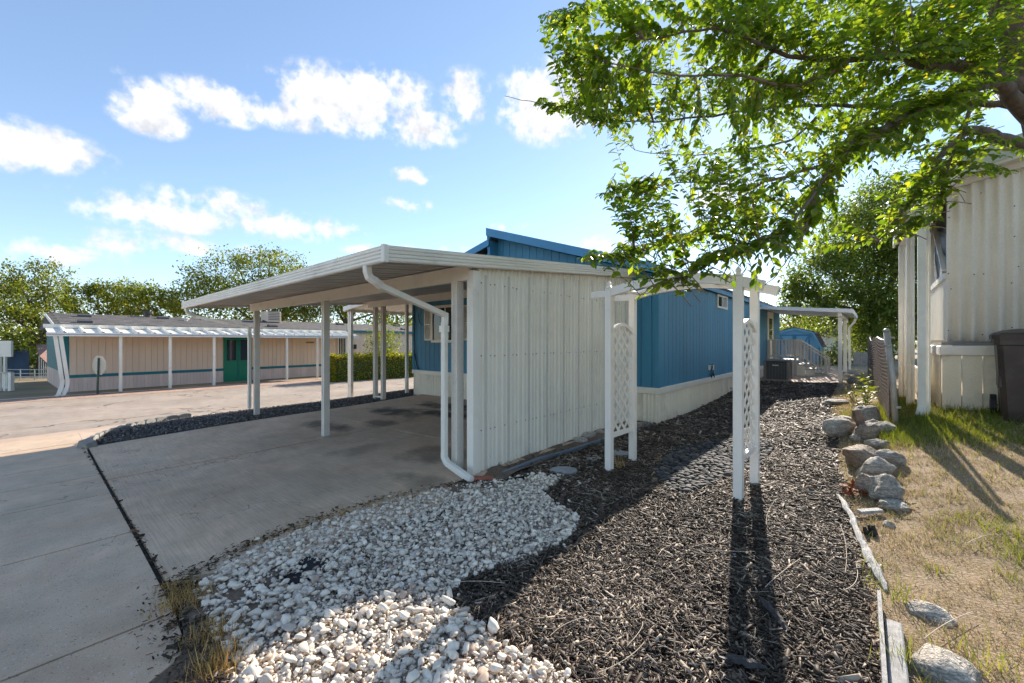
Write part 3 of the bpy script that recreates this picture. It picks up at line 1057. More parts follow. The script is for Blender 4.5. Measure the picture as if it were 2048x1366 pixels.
def mulch():
    allp = []
    q = sample_poly(MULCH, 360000)
    dep = q[:, 0] * CF[0] + q[:, 1] * CF[1]
    lat = q[:, 0] * CR[0] + q[:, 1] * CR[1]
    dens = np.clip((2.4 / np.maximum(dep, .6)) ** 1.25, .05, 1)
    vis = (dep > .9) & (np.abs(lat / np.maximum(dep, .1)) < 1.5)
    dens = np.where(vis, dens, .05)
    keep = rng.random(len(q)) < dens
    wp = in_poly(q[:, 0], q[:, 1], [(p.x, p.y) for p in WG])
    rp = in_poly(q[:, 0], q[:, 1], [(p.x, p.y) for p in RP])
    keep &= ~(wp & (rng.random(len(q)) < .985)) & ~(rp & (rng.random(len(q)) < .96))
    q, dep = q[keep], dep[keep]
    n = len(q)
    edge = q[:, 0] > -.75
    q = q + np.where(edge[:, None], rng.normal(0, .05, (n, 2)), 0)
    grow = np.clip(dep / 3.0, .9, 2.4)
    l = rng.lognormal(math.log(.036), .58, n).clip(.008, .14) * grow ** .6
    w = np.minimum(rng.lognormal(math.log(.0070), .55, n), l * .6) * grow ** .8
    thin = rng.random(n) < .07
    l = np.where(thin, l * 1.7, l)
    w = np.where(thin, .0028 * grow, w)
    t = np.minimum(w * rng.uniform(.2, .55, n), .006 * grow)
    Sc = np.stack([l, w, t], 1)
    bumpy = np.array([mnoise.noise((x * 2.2, y * 2.2, 0)) for x, y in q]) * .018
    patch = np.array([mnoise.noise((x * 1.3, y * 1.3, 9)) + .6 * mnoise.noise((x * 4, y * 4, 4)) for x, y in q])
    tone = np.clip(rng.random(n) ** 1.1 + patch * .22 + np.where(thin, .35, 0), 0, 1)
    z = HV(q[:, 0], q[:, 1]) + .016 + bumpy + rng.random(n) ** 1.5 * .024
    P = np.stack([q[:, 0], q[:, 1], z], 1)
    V, T = spread(CHIPBOX, BOXT, P, rot_mats(n, None, .5, .22), Sc)
    me = tri_mesh('mulch_chips', V, T, mat_mulch, np.repeat(tone, 8))
    tag(link('mulch_chips', me), 'dark brown bark mulch covering the side yard', 'mulch', None, 'stuff')


mulch()

# ------------------------------------------------------------------ measuring helpers
def on_Y(px, py, Y):
    r = (px - 1024) / FOC
    X = Y * (r * CF[1] - CR[1]) / (CR[0] - r * CF[0])
    d = CF[0] * X + CF[1] * Y
    return Vector((X, Y, EYE + (683 - py) / FOC * d))


def on_X(px, py, X):
    r = (px - 1024) / FOC
    Y = X * (r * CF[0] - CR[0]) / (CR[1] - r * CF[1])
    d = CF[0] * X + CF[1] * Y
    return Vector((X, Y, EYE + (683 - py) / FOC * d))


def ring_poly(n, r, cx=0, cy=0, a0=0):
    return [(cx + r * math.cos(a0 + 2 * math.pi * i / n), cy + r * math.sin(a0 + 2 * math.pi * i / n)) for i in range(n)]


def dotted(name, col):
    """sheet metal with a pattern of punched holes"""
    m, nt, b = new_mat(name)
    L = nt.links.new
    geo = _node(nt, 'ShaderNodeNewGeometry')
    sp = _node(nt, 'ShaderNodeSeparateXYZ'); L(geo.outputs['Position'], sp.inputs[0])
    su = _node(nt, 'ShaderNodeMath', operation='ADD'); L(sp.outputs[0], su.inputs[0]); L(sp.outputs[1], su.inputs[1])

    def wave(o, k):
        a = _node(nt, 'ShaderNodeMath', operation='MULTIPLY'); L(o, a.inputs[0]); a.inputs[1].default_value = k
        s_ = _node(nt, 'ShaderNodeMath', operation='SINE'); L(a.outputs[0], s_.inputs[0]); return s_.outputs[0]
    p = _node(nt, 'ShaderNodeMath', operation='MULTIPLY'); L(wave(su.outputs[0], 300), p.inputs[0]); L(wave(sp.outputs[2], 300), p.inputs[1])
    r = _node(nt, 'ShaderNodeMapRange'); r.inputs['From Min'].default_value = .25; r.inputs['From Max'].default_value = .45; L(p.outputs[0], r.inputs[0])
    mx = _node(nt, 'ShaderNodeMix', data_type='RGBA'); mx.inputs[6].default_value = (*col, 1); mx.inputs[7].default_value = (.26, .25, .23, 1); L(r.outputs[0], mx.inputs['Factor'])
    L(mx.outputs[2], b.inputs['Base Color']); b.inputs['Roughness'].default_value = .5
    return m


mat_perf = dotted('punched_vent_metal', srgb(230, 224, 210))

# ------------------------------------------------------------------ carport
FZ, SLOPE, FY, RX0, RX1 = 2.22, .088, 2.03, -11.38, -3.31
rz_ = lambda y: FZ + .055 + SLOPE * (y - FY)


def carport():
    t = thing('carport', 'white metal carport with ribbed side wall attached to the blue house', 'carport', (-7.2, 3.2, H(-7.2, 3.2)))
    # ribbed roof sheets
    n = 20
    w = (RX1 - RX0 - .06) / n
    prof = [(0, .045), (.025, .045), (.05, 0), (.17, 0), (.18, .012), (.22, .012), (.23, 0), (.35, 0), (w - .025, .045), (w, .045)]
    prof[7] = (w - .05, 0)
    ya, yb = FY + .02, 7.27
    mb = MB()
    top = prof + [(a, b + .003) for a, b in prof[::-1]]
    mb.prism(top, lambda u, v, y: (u, y - FY, v + SLOPE * (y - FY)), ya, yb)
    me = mb.mesh('roof_sheet', mat_galv)
    for i in range(n):
        o = link('roof_sheet', me, t, Vector((RX0 + .03 + i * w, FY, FZ + .055)) - t.location)
    # front gutter fascia: a beaded profile
    bead = [(0, 0)]
    for k in range(4):
        z = .012 + k * .034
        bead += [(-.012, z), (-.012, z + .02), (0, z + .027)]
    bead += [(-.006, .148), (.03, .148), (.03, .0)]
    MB().prism(bead, lambda u, v, x: (x, FY + u, FZ + v), RX0, RX1).part('front_fascia', mat_white, t)
    for sgn, x, yb_ in ((1, RX1, 7.22), (-1, RX0, 7.22)):
        MB().prism(bead, lambda u, v, y: (x - sgn * u, y, FZ + SLOPE * (y - FY) + v), FY, yb_).part('side_fascia', mat_white, t)
    for x in (RX1, RX0):
        MB().box(x - .035, x + .018, FY - .018, FY + .035, FZ - .006, FZ + .156).part('fascia_corner_cap', mat_white, t, bevel=.004)
    # screws of the corner
    # beams
    for y, z0, x0 in ((3.2, 2.195, -10.9), (6.1, 2.452, -10.78)):
        h = .17
        cs = [(-.035, 0), (.035, 0), (.035, .014), (.022, .014), (.022, h - .014), (.035, h - .014), (.035, h), (-.035, h), (-.035, h - .014), (-.022, h - .014), (-.022, .014), (-.035, .014)]
        MB().prism(cs, lambda u, v, x: (x, y + u, z0 + v), x0, RX1 - .13).part('beam', mat_white, t)
    # posts: ribbed aluminium section
    a = .05
    sec = [(-a, -a), (-.03, -a), (-.025, -.036), (-.008, -.036), (0, -a), (.008, -.036), (.025, -.036), (.03, -a), (a, -a), (a, a), (.03, a), (.025, .036), (-.025, .036), (-.03, a), (-a, a)]

    def post(x, y, zt):
        zb = H(x, y) + .02
        MB().prism(sec, lambda u, v, z: (x + u, y + v, z), zb, zt).part('post', mat_post, t)
        MB().box(x - .075, x + .075, y - .06, y + .06, zb, zb + .022).part('base_plate', mat_metal, t, bevel=.003)
    for x in (-10.5, -7.06, -3.66):
        post(x, 3.2, 2.196)
    for x in (-10.40, -10.0, -3.6):
        post(x, 6.1, 2.453)
    # strap that joins the pair of rear posts at the foot
    zb = H(-10.2, 6.1)
    MB().box(-10.35, -10.05, 6.07, 6.13, zb + .09, zb + .13).part('post_strap', mat_white, t, bevel=.004)
    # side wall of ribbed sheets
    XW = -3.40
    np_, wy0, wy1 = 10, 3.27, 7.27
    wd = (wy1 - wy0) / np_
    pr = [(0, 0), (.010, .022), (.032, .022), (.042, 0), (.085, 0), (.090, .012), (.102, .012), (.107, 0), (.16, 0), (.165, .020), (.187, .020), (.192, 0), (.24, 0), (.245, .012), (.257, .012), (.262, 0), (.305, 0), (.311, .022), (.331, .022), (.337, 0), (wd, 0)]
    scr = MB().tube([(-.002, 0, 0), (.006, 0, 0)], .0075, 6).mesh('screw', M('rusty_screw', srgb(84, 66, 54), .6))
    for i in range(np_):
        y0 = wy0 + i * wd
        mb = MB()
        pl = [(y0 + a_, XW + b_) for a_, b_ in pr]
        pl2 = pl + [(a_, b_ - .003) for a_, b_ in pl[::-1]]
        k = len(pl2)
        zb = min(H(XW, y0), H(XW, y0 + wd)) - .02
        vs = [(x, y, zb) for y, x in pl2] + [(x, y, FZ + .02 + SLOPE * (y - FY)) for y, x in pl2]
        mb.add(vs, [(j, (j + 1) % k, k + (j + 1) % k, k + j) for j in range(k)])
        p = mb.part('wall_panel', mat_panel, t)
        MB().box(XW - .001, XW + .0035, y0 + .112, y0 + .156, zb + .05, 2.16 + SLOPE * (y0 - FY)).part('vent_strip', mat_perf, p)
        for z in (.48, 1.335, 2.17):
            for dy in (.06, .21, .285):
                if random.random() < .85:
                    link('screw', scr, p, Vector((XW + (.002 if dy != .06 else .002), y0 + dy, z + random.uniform(-.006, .006))) - t.location)
    # end trim of that wall
    cs = [(-.075, -.02), (.03, -.02), (.03, .075), (.018, .075), (.018, .03), (0, .02), (-.03, .02), (-.045, .03), (-.075, .02)]
    MB().prism(cs, lambda u, v, z: (XW + u, 3.2 + v, z), H(XW, 3.2) - .01, 2.3).part('wall_end_trim', mat_white, t)
    MB().box(XW + .004, XW + .016, 3.25, 7.26, FZ + .0, FZ + .02).part('wall_top_angle', mat_white, t) if False else None
    # downspouts
    rect = [(-.035, -.025), (-.028, -.032), (.028, -.032), (.035, -.025), (.035, .025), (.028, .032), (-.028, .032), (-.035, .025)]

    def spout(x, px_, py_, kick):
        zt = FZ
        pth = [(x, FY + .03, zt + .01), (x, FY + .032, zt - .05), (x + .0, FY + .05, zt - .10), (x + .02, FY + .10, zt - .135), (x * .96 + px_ * .04, FY + .18, zt - .175)]
        el = [Vector(p) for p in pth]
        z1 = 1.80
        a_ = el[-1]
        b_ = Vector((px_, py_ - .06, z1))
        p = MB().sweep([el[0], el[1], el[2], el[3], a_], rect, (1, .01, .3)).part('downspout', mat_white, t, smooth=False)
        MB().sweep([a_ + (a_ - b_).normalized() * .03, b_], [(u * .93, v * .93) for u, v in rect], (0, .2, 1)).part('downspout_run', mat_white, p, world=True) if False else None
        q = MB().sweep([a_ + (a_ - b_).normalized() * .03, b_], [(u * .95, v * .95) for u, v in rect], (0, 0, 1)).part('downspout_run', mat_white, t)
        c = Vector((px_, py_ - .085, z1 - .12))
        MB().sweep([b_ + (a_ - b_).normalized() * .02, b_ + (c - b_) * .35 + Vector((0, -.01, 0)), b_ + (c - b_) * .7 + Vector((0, -.006, 0)), c], rect, (.3, 1, 0)).part('downspout_elbow', mat_white, t)
        zg = H(px_, py_) + .03
        zk = zg + .2
        d = Vector((px_, py_ - .085, zk))
        MB().sweep([c + Vector((0, 0, .03)), d], [(u * .95, v * .95) for u, v in rect], (0, 1, 0)).part('downspout_run', mat_white, t)
        MB().box(px_ - .045, px_ + .045, py_ - .125, py_ - .05, z1 - .19, z1 - .12).part('downspout_strap', mat_white, t)
        if kick:
            e = Vector((px_ + kick[0] * .12, py_ - .085 + kick[1] * .12, zk - .085))
            f = Vector((px_ + kick[0], py_ - .085 + kick[1], zg + .035))
            MB().sweep([d + Vector((0, 0, .02)), d + Vector((0, 0, -.03)), e], rect, (0, 1, .01)).part('downspout_elbow', mat_white, t)
            MB().sweep([e, f], [(u * .97, v * .97) for u, v in rect], (0, 1, .01)).part('downspout_outlet', mat_white, t)
    spout(-3.66, -3.72, 3.14, (.52, -.06))
    spout(-11.16, -10.50, 3.14, None)
    return t


carport()

# ------------------------------------------------------------------ windows
def window(parent, fn, w, h, fw=.06, bars=1, mats=(None, None), name='window', blind=False):
    """fn(u, v, d): u along, v up, d outwards"""
    fm, gm = mats
    fr = MB()
    for (u0, u1, v0, v1) in ((0, w, 0, fw), (0, w, h - fw, h), (0, fw, fw, h - fw), (w - fw, w, fw, h - fw)):
        fr.prism([(u0, v0), (u1, v0), (u1, v1), (u0, v1)], fn, -.01, .035)
    for k in range(bars):
        u = w * (k + 1) / (bars + 1)
        fr.prism([(u - .02, fw), (u + .02, fw), (u + .02, h - fw), (u - .02, h - fw)], fn, -.01, .025)
    o = fr.part(name, fm, parent)
    for k in range(bars + 1):
        u0 = fw if k == 0 else w * k / (bars + 1) + .02
        u1 = w - fw if k == bars else w * (k + 1) / (bars + 1) - .02
        g = mat_glassl if (blind and k == bars) else gm
        MB().prism([(u0, fw), (u1, fw), (u1, h - fw), (u0, h - fw)], fn, .0, .008).part('pane', g, o)
    return o


# ------------------------------------------------------------------ blue house
mat_shingle = M('grey_shingle', srgb(88, 83, 78), .9, var=.2, scale=4, fine=50, finevar=.3, bump=.006, bscale=70, rnd_var=.3)


def blue_house():
    X0, X1, Y0, Y1 = -10.35, -2.92, 7.3, 20.0
    Zb, Zt = .66, 2.76
    t = thing('blue_house', 'blue panelled mobile home with cream skirting behind the carport', 'house', (-6.6, 13, H(-6.6, 13)))
    wall = MB().box(X0 + .03, X1 - .03, Y0 + .03, Y1 - .03, .05, Zt).prism([(X0 + .03, Zt), (X1 - .03, Zt), (X1 - .03, 2.72), (-6.9, 4.0), (-6.9, 3.78), (X0 + .03, 2.9)], lambda u, v, w: (u, w, v), Y0 + .03, Y1 - .03).part('wall', M('groove_blue', srgb(30, 72, 106), .7, var=.1), t)

    def ztop(x):
        return 4.02 - .33 * (x + 6.93) if x > -6.93 else 3.74 - .25 * (-6.93 - x)
    bw = .2032
    # end wall boards
    n = int((X1 - X0) / bw)
    for i in range(n + 1):
        x0 = X0 + i * bw + .004
        x1 = min(X0 + (i + 1) * bw - .006, X1)
        if x1 - x0 < .02: continue
        for (xa, xb) in ([(x0, x1)] if not (x0 < -6.93 < x1) else [(x0, -6.935), (-6.925, x1)]):
            MB().prism([(xa, Zb), (xb, Zb), (xb, ztop(xb - .001)), (xa, ztop(xa + .001))], lambda u, v, w: (u, w, v), Y0, Y0 + .032).part('siding_board', mat_blue, wall)
    # corner boards
    MB().box(X1 - .07, X1 + .018, Y0 - .016, Y0 + .004, Zb, 2.72).box(X1 - .003, X1 + .018, Y0 + .004, Y0 + .09, Zb, 2.72).part('corner_board', mat_blue, t)
    MB().box(X0 - .016, X0 + .07, Y0 - .016, Y0 - .001, Zb, 2.88).part('corner_board', mat_blue, t)
    # side wall boards share one mesh
    me = MB().box(-.032, 0, .004, bw - .006, 0, Zt - Zb).mesh('siding_board', mat_blue)
    y = Y0 + .09
    side_n = int((Y1 - y) / bw)
    for i in range(side_n):
        link('siding_board', me, wall, Vector((X1, y + i * bw, Zb)) - t.location)
    # skirting: ribbed cream sheets below a belt board
    w = .30
    pr = [(0, 0), (.02, .018), (.045, .018), (.065, 0), (.10, 0), (.108, .01), (.12, .01), (.128, 0), (.165, 0), (.173, .01), (.185, .01), (.193, 0), (.23, 0), (.24, .012), (.262, .012), (.272, 0), (w, 0)]
    pl = pr + [(a, b - .004) for a, b in pr[::-1]]
    msx = MB().prism(pl, lambda u, v, z: (v, u, z), -.45, .56).mesh('skirting_panel', mat_skirt)
    msy = MB().prism(pl, lambda u, v, z: (u, -v, z), -.55, .56).mesh('skirting_panel', mat_skirt)
    for i in range(int((Y1 - Y0) / w) + 1):
        link('skirting_panel', msx, t, Vector((X1 - .01, Y0 + i * w, 0)) - t.location)
    for i in range(int((X1 - X0 - .03) / w)):
        link('skirting_panel', msy, t, Vector((X0 + .02 + i * w, Y0 + .012, 0)) - t.location)
    link('skirting_panel', msy, t, Vector((X1 - w, Y0 + .008, 0)) - t.location)
    MB().box(X0 - .02, X1 + .03, Y0 - .03, Y0 + .01, .55, .662).part('belt_board', mat_trimw, t, bevel=.006)
    MB().box(X1 - .005, X1 + .031, Y0 + .012, Y1, .55, .663).part('belt_board', mat_trimw, t, bevel=.006)
    # roof: right half stands higher than the left
    ov = .3
    yr0, yr1 = Y0 - ov, Y1 + .2
    rt = lambda x: 4.19 - .33 * (x + 6.93)
    lt = lambda x: 3.95 - .25 * (-6.85 - x)
    roof = MB().prism([(-6.97, rt(-6.97)), (-2.80, rt(-2.80)), (-2.80, rt(-2.8) - .05), (-6.97, rt(-6.97) - .05)], lambda u, v, w_: (u, w_, v), yr0 + .01, yr1).part('roof', mat_shingle, t)
    MB().prism([(-6.86, lt(-6.85)), (-10.65, lt(-10.65)), (-10.65, lt(-10.65) - .05), (-6.86, lt(-6.85) - .05)], lambda u, v, w_: (u, w_, v), yr0 + .01, yr1).part('roof', mat_shingle, t)
    f = .175
    MB().prism([(-6.95, rt(-6.95) + .012), (-2.83, rt(-2.83) + .012), (-2.83, rt(-2.83) - f + .02), (-6.95, rt(-6.95) - f)], lambda u, v, w_: (u, w_, v), yr0 - .03, yr0).part('rake_board', mat_bluetrim, t)
    MB().prism([(-6.87, lt(-6.85) - .02), (-10.66, lt(-10.66) + .01), (-10.66, lt(-10.66) - f), (-6.87, lt(-6.85) - f)], lambda u, v, w_: (u, w_, v), yr0 - .029, yr0 + .001).part('rake_board', mat_bluetrim, t)
    MB().box(-2.86, -2.82, yr0, yr1, rt(-2.83) - f + .01, rt(-2.83) - .012).part('eave_board', mat_bluetrim, t)
    MB().box(-10.68, -10.64, yr0, yr1, lt(-10.66) - f, lt(-10.66)).part('eave_board', mat_bluetrim, t)
    # clerestory strip under the high ridge, and the soffits
    MB().box(-6.965, -6.93, yr0 + .02, yr1 - .02, 3.72, 4.14).part('clerestory_panel', mat_blue, t)
    MB().box(-6.95, -6.87, yr0 + .025, Y0, 3.55, 4.02).part('clerestory_post', mat_blue, t)
    # windows
    fn = lambda u, v, d: (-9.44 + u, Y0 - d, 1.47 + v)
    window(t, fn, 1.20, 1.03, .07, 1, (mat_trimw, mat_glass))
    for xs in (-9.76, -8.22):
        sh = MB()
        sh.box(xs, xs + .03, Y0 - .03, Y0 - .002, 1.53, 2.45).box(xs + .27, xs + .30, Y0 - .03, Y0 - .002, 1.53, 2.45)
        for z in (1.53, 1.97, 2.41):
            sh.box(xs + .03, xs + .27, Y0 - .029, Y0 - .003, z, z + .04)
        s_ = sh.part('shutter', mat_trimw, t)
        lv = MB().bar((0, 0, 0), (.24, 0, 0), .03, .006, up=(0, -.7, .7)).mesh('louvre', mat_trimw)
        for k in range(26):
            z = 1.585 + k * .0325
            if abs(z - 1.99) < .04: continue
            link('louvre', lv, s_, Vector((xs + .03, Y0 - .014, z)) - t.location)
    a = on_X(1433, 586, X1); b = on_X(1453, 617, X1)
    fn2 = lambda u, v, d: (X1 + d, a.y + u, 2.33 + v)
    window(t, fn2, b.y - a.y, .34, .05, 1, (mat_trimw, mat_glass), blind=True)
    # far side door trim and a meter box
    MB().box(X1, X1 + .03, 17.35, 17.45, .8, 2.6).box(X1, X1 + .03, 18.3, 18.4, .8, 2.6).box(X1, X1 + .03, 17.45, 18.3, 2.5, 2.6).part('door_frame', mat_trimw, t)
    d = MB().box(X1 + .002, X1 + .02, 17.45, 18.3, .82, 2.5).part('door', mat_trimw, t)
    MB().box(X1 + .02, X1 + .03, 17.6, 18.15, 1.6, 2.35).part('door_pane', mat_glass, d)
    MB().box(X1, X1 + .09, 15.0, 15.2, .95, 1.2).part('meter_box', mat_trimw, t, bevel=.01)
    MB().box(X1, X1 + .08, 15.55, 15.68, .72, .86).part('outlet_box', mat_acgrey, t, bevel=.006)
    # taps and cables low on the wall
    for px in (1417, 1424):
        p = on_X(px, 735, X1)
        MB().box(X1, X1 + .04, p.y - .03, p.y + .03, p.z - .06, p.z + .06).part('tap_box', mat_trimw, t, bevel=.006)
    c = on_X(1420, 745, X1)
    for k in range(4):
        pth = [(X1 + .02, c.y + random.uniform(-.12, .12), c.z + .2), (X1 + .05, c.y + random.uniform(-.2, .2), c.z), (X1 + .06, c.y + random.uniform(-.2, .2), c.z - .12), (X1 + .03, c.y + random.uniform(-.15, .15), c.z - .02)]
        MB().tube(pth, .006, 5).part('cable', mat_black, t)
    # cable on the front corner
    pth = [(-10.26, Y0 - .03, 2.6), (-10.25, Y0 - .03, 1.6), (-10.22, Y0 - .035, 1.1), (-10.12, Y0 - .03, .82), (-10.02, Y0 - .03, .7)]
    MB().tube(pth, .012, 5).part('cable', mat_black, t)
    MB().tube([(-10.05, Y0 - .03, 2.3), (-9.98, Y0 - .03, 2.05), (-9.86, Y0 - .03, 1.98)], .008, 5).part('cable', mat_black, t)
    MB().tube([(-10.2, Y0 - .04, 1.15), (-10.1, Y0 - .05, .9), (-10.14, Y0 - .05, .72), (-9.96, Y0 - .05, .7)], .010, 5).part('cable', mat_black, t)


blue_house()


# awning on the street side of the blue house
def side_awning():
    t = thing('porch_awning', 'corrugated white awning on thin posts at the street side of the blue house', 'awning', (-11.5, 9, H(-11.5, 9)))
    w = .3
    pr = [(0, 0), (.05, 0), (.09, .05), (.16, .05), (.2, 0), (w, 0)]
    pl = pr + [(a, b + .003) for a, b in pr[::-1]]
    me = MB().prism(pl, lambda u, v, x: (x, u, v + .1 * (x + 12.6)), -12.6, -10.4).mesh('roof_sheet', mat_white)
    for i in range(26):
        link('roof_sheet', me, t, Vector((0, 6.3 + i * w, 2.52)) - t.location)
    MB().box(-12.58, -12.5, 6.3, 14.1, 2.44, 2.518).part('beam', mat_white, t)
    MB().prism([(-12.62, 2.46), (-10.4, 2.68), (-10.4, 2.8), (-12.62, 2.6)], lambda u, v, y: (u, y, v), 6.27, 6.295).part('end_fascia', mat_white, t)
    for x, y in ((-12.55, 6.45), (-12.42, 6.45), (-12.54, 10.2), (-12.54, 14.0)):
        MB().box(x - .04, x + .04, y - .04, y + .04, H(x, y), 2.44 + (.02 if x > -12.5 else 0)).part('post', mat_white, t)
    MB().box(-10.5, -10.42, 7.12, 7.2, H(-10.4, 7.2), 2.6).part('post', mat_white, t)


side_awning()


# ------------------------------------------------------------------ garden arch
def arbor():
    bx, by = -2.285, 4.29
    t = thing('garden_arbor', 'white vinyl garden arch with lattice sides standing in the mulch', 'arbor', (bx, by, H(-1.6, 4.5)), R(-2.5))
    zb = t.location.z
    W, D, a = 1.345, .56, .038
    ztop = 2.10
    for i, x in enumerate((0, W)):
        for j, y in enumerate((0, D)):
            z0 = H(bx + x, by + y) - .02 - zb
            MB().box(x - a, x + a, y - a, y + a, z0, ztop - zb).part('post', mat_vinyl, t, bevel=.004, world=False)
            mb = MB()
            rings = [(.034, 0), (.044, .006), (.044, .02), (.03, .026), (.02, .034), (.028, .05), (.024, .068), (.010, .085), (.002, .098)]
            nn = 8
            vs, fs = [], []
            for r, z in rings:
                vs += [(x + r * math.cos(2 * math.pi * k / nn + .39), y + r * math.sin(2 * math.pi * k / nn + .39), ztop - zb + z) for k in range(nn)]
            for q in range(len(rings) - 1):
                fs += [(q * nn + k, q * nn + (k + 1) % nn, (q + 1) * nn + (k + 1) % nn, (q + 1) * nn + k) for k in range(nn)]
            fs.append(tuple(range((len(rings) - 1) * nn, len(rings) * nn)))
            mb.add(vs, fs).part('finial', mat_vinyl, t, world=False)
    # arched beams
    def arc(x):
        u = (x - W / 2) / (W / 2)
        return 2.055 + .085 * (1 - u * u)
    for y in (0, D):
        for dy in (-.052,):
            mb = MB()
            xs = np.linspace(.0, W + .22, 26)
            top = [(x, arc(min(x, W + .22)) + .048) for x in xs]
            bot = [(x, arc(x) - .048) for x in xs]
            bot[-1] = (bot[-1][0] - .03, bot[-1][1] + .01)
            mb.prism([(u, v - zb) for u, v in bot + top[::-1]], lambda u, v, w: (u, w, v), y - .028, y + .028)
            mb.part('arched_beam', mat_vinyl, t, world=False)
        MB().box(-.23, -.0385, y - .028, y + .028, 2.01 - zb, 2.085 - zb).part('beam_end', mat_vinyl, t, bevel=.004, world=False)
        MB().box(-.236, -.2305, y - .03, y + .03, 2.007 - zb, 2.088 - zb).part('beam_cap', mat_vinyl, t, world=False)
    for k, x in enumerate(np.linspace(.12, W - .1, 6)):
        z = arc(x) - zb
        MB().box(x - .02, x + .02, .029, D - .029, z - .018, z + .012).part('rung', mat_vinyl, t, bevel=.003, world=False)
    # lattice sides
    z0, z1 = .42 - zb, 1.60 - zb
    for x in (0, W):
        y0, y1 = a + .0, D - a
        MB().box(x - .022, x + .022, y0, y1, z0 - .03, z0 + .02).part('lattice_rail', mat_vinyl, t, bevel=.003, world=False)
        # arched top rail
        mb = MB()
        pth = []
        for s_ in np.linspace(0, 1, 13):
            y = y0 - .015 + (y1 - y0 + .03) * s_
            pth.append((x, y, z1 + .10 * math.sin(math.pi * s_) ** .8))
        mb.sweep(pth, [(-.024, -.018), (.024, -.018), (.024, .018), (-.024, .018)], (0, 0, 1))
        mb.part('lattice_top_rail', mat_vinyl, t, world=False)

        def clip(p, q):
            """clip a slat to the opening"""
            (ya, za), (yb, zb_) = p, q
            out = []
            ts = np.linspace(0, 1, 121)
            ok = []
            for s_ in ts:
                y, z = ya + (yb - ya) * s_, za + (zb_ - za) * s_
                lim = z1 + .10 * math.sin(math.pi * min(max((y - y0) / (y1 - y0), 0), 1)) ** .8
                ok.append(y0 <= y <= y1 and z0 <= z <= lim)
            if sum(ok) < 6: return None
            i0 = ok.index(True); i1 = len(ok) - 1 - ok[::-1].index(True)
            f = lambda s_: (ya + (yb - ya) * s_, za + (zb_ - za) * s_)
            return f(ts[i0]), f(ts[i1])
        for d_, off in ((1, -.0032), (-1, .0032)):
            sp = .15
            k0 = -6
            slope = 1.05
            for k in range(k0, 14):
                zc = z0 + k * sp * 1.0
                c = clip((y0, zc if d_ > 0 else zc + (y1 - y0) * slope), (y1, zc + (y1 - y0) * slope if d_ > 0 else zc))
                if c:
                    (ya, za), (yb, zb_) = c
                    MB().bar((x + off, ya, za), (x + off, yb, zb_), .006, .034, up=(0, -d_ * .8, .6)).part('lattice_slat', mat_vinyl, t, world=False)


arbor()

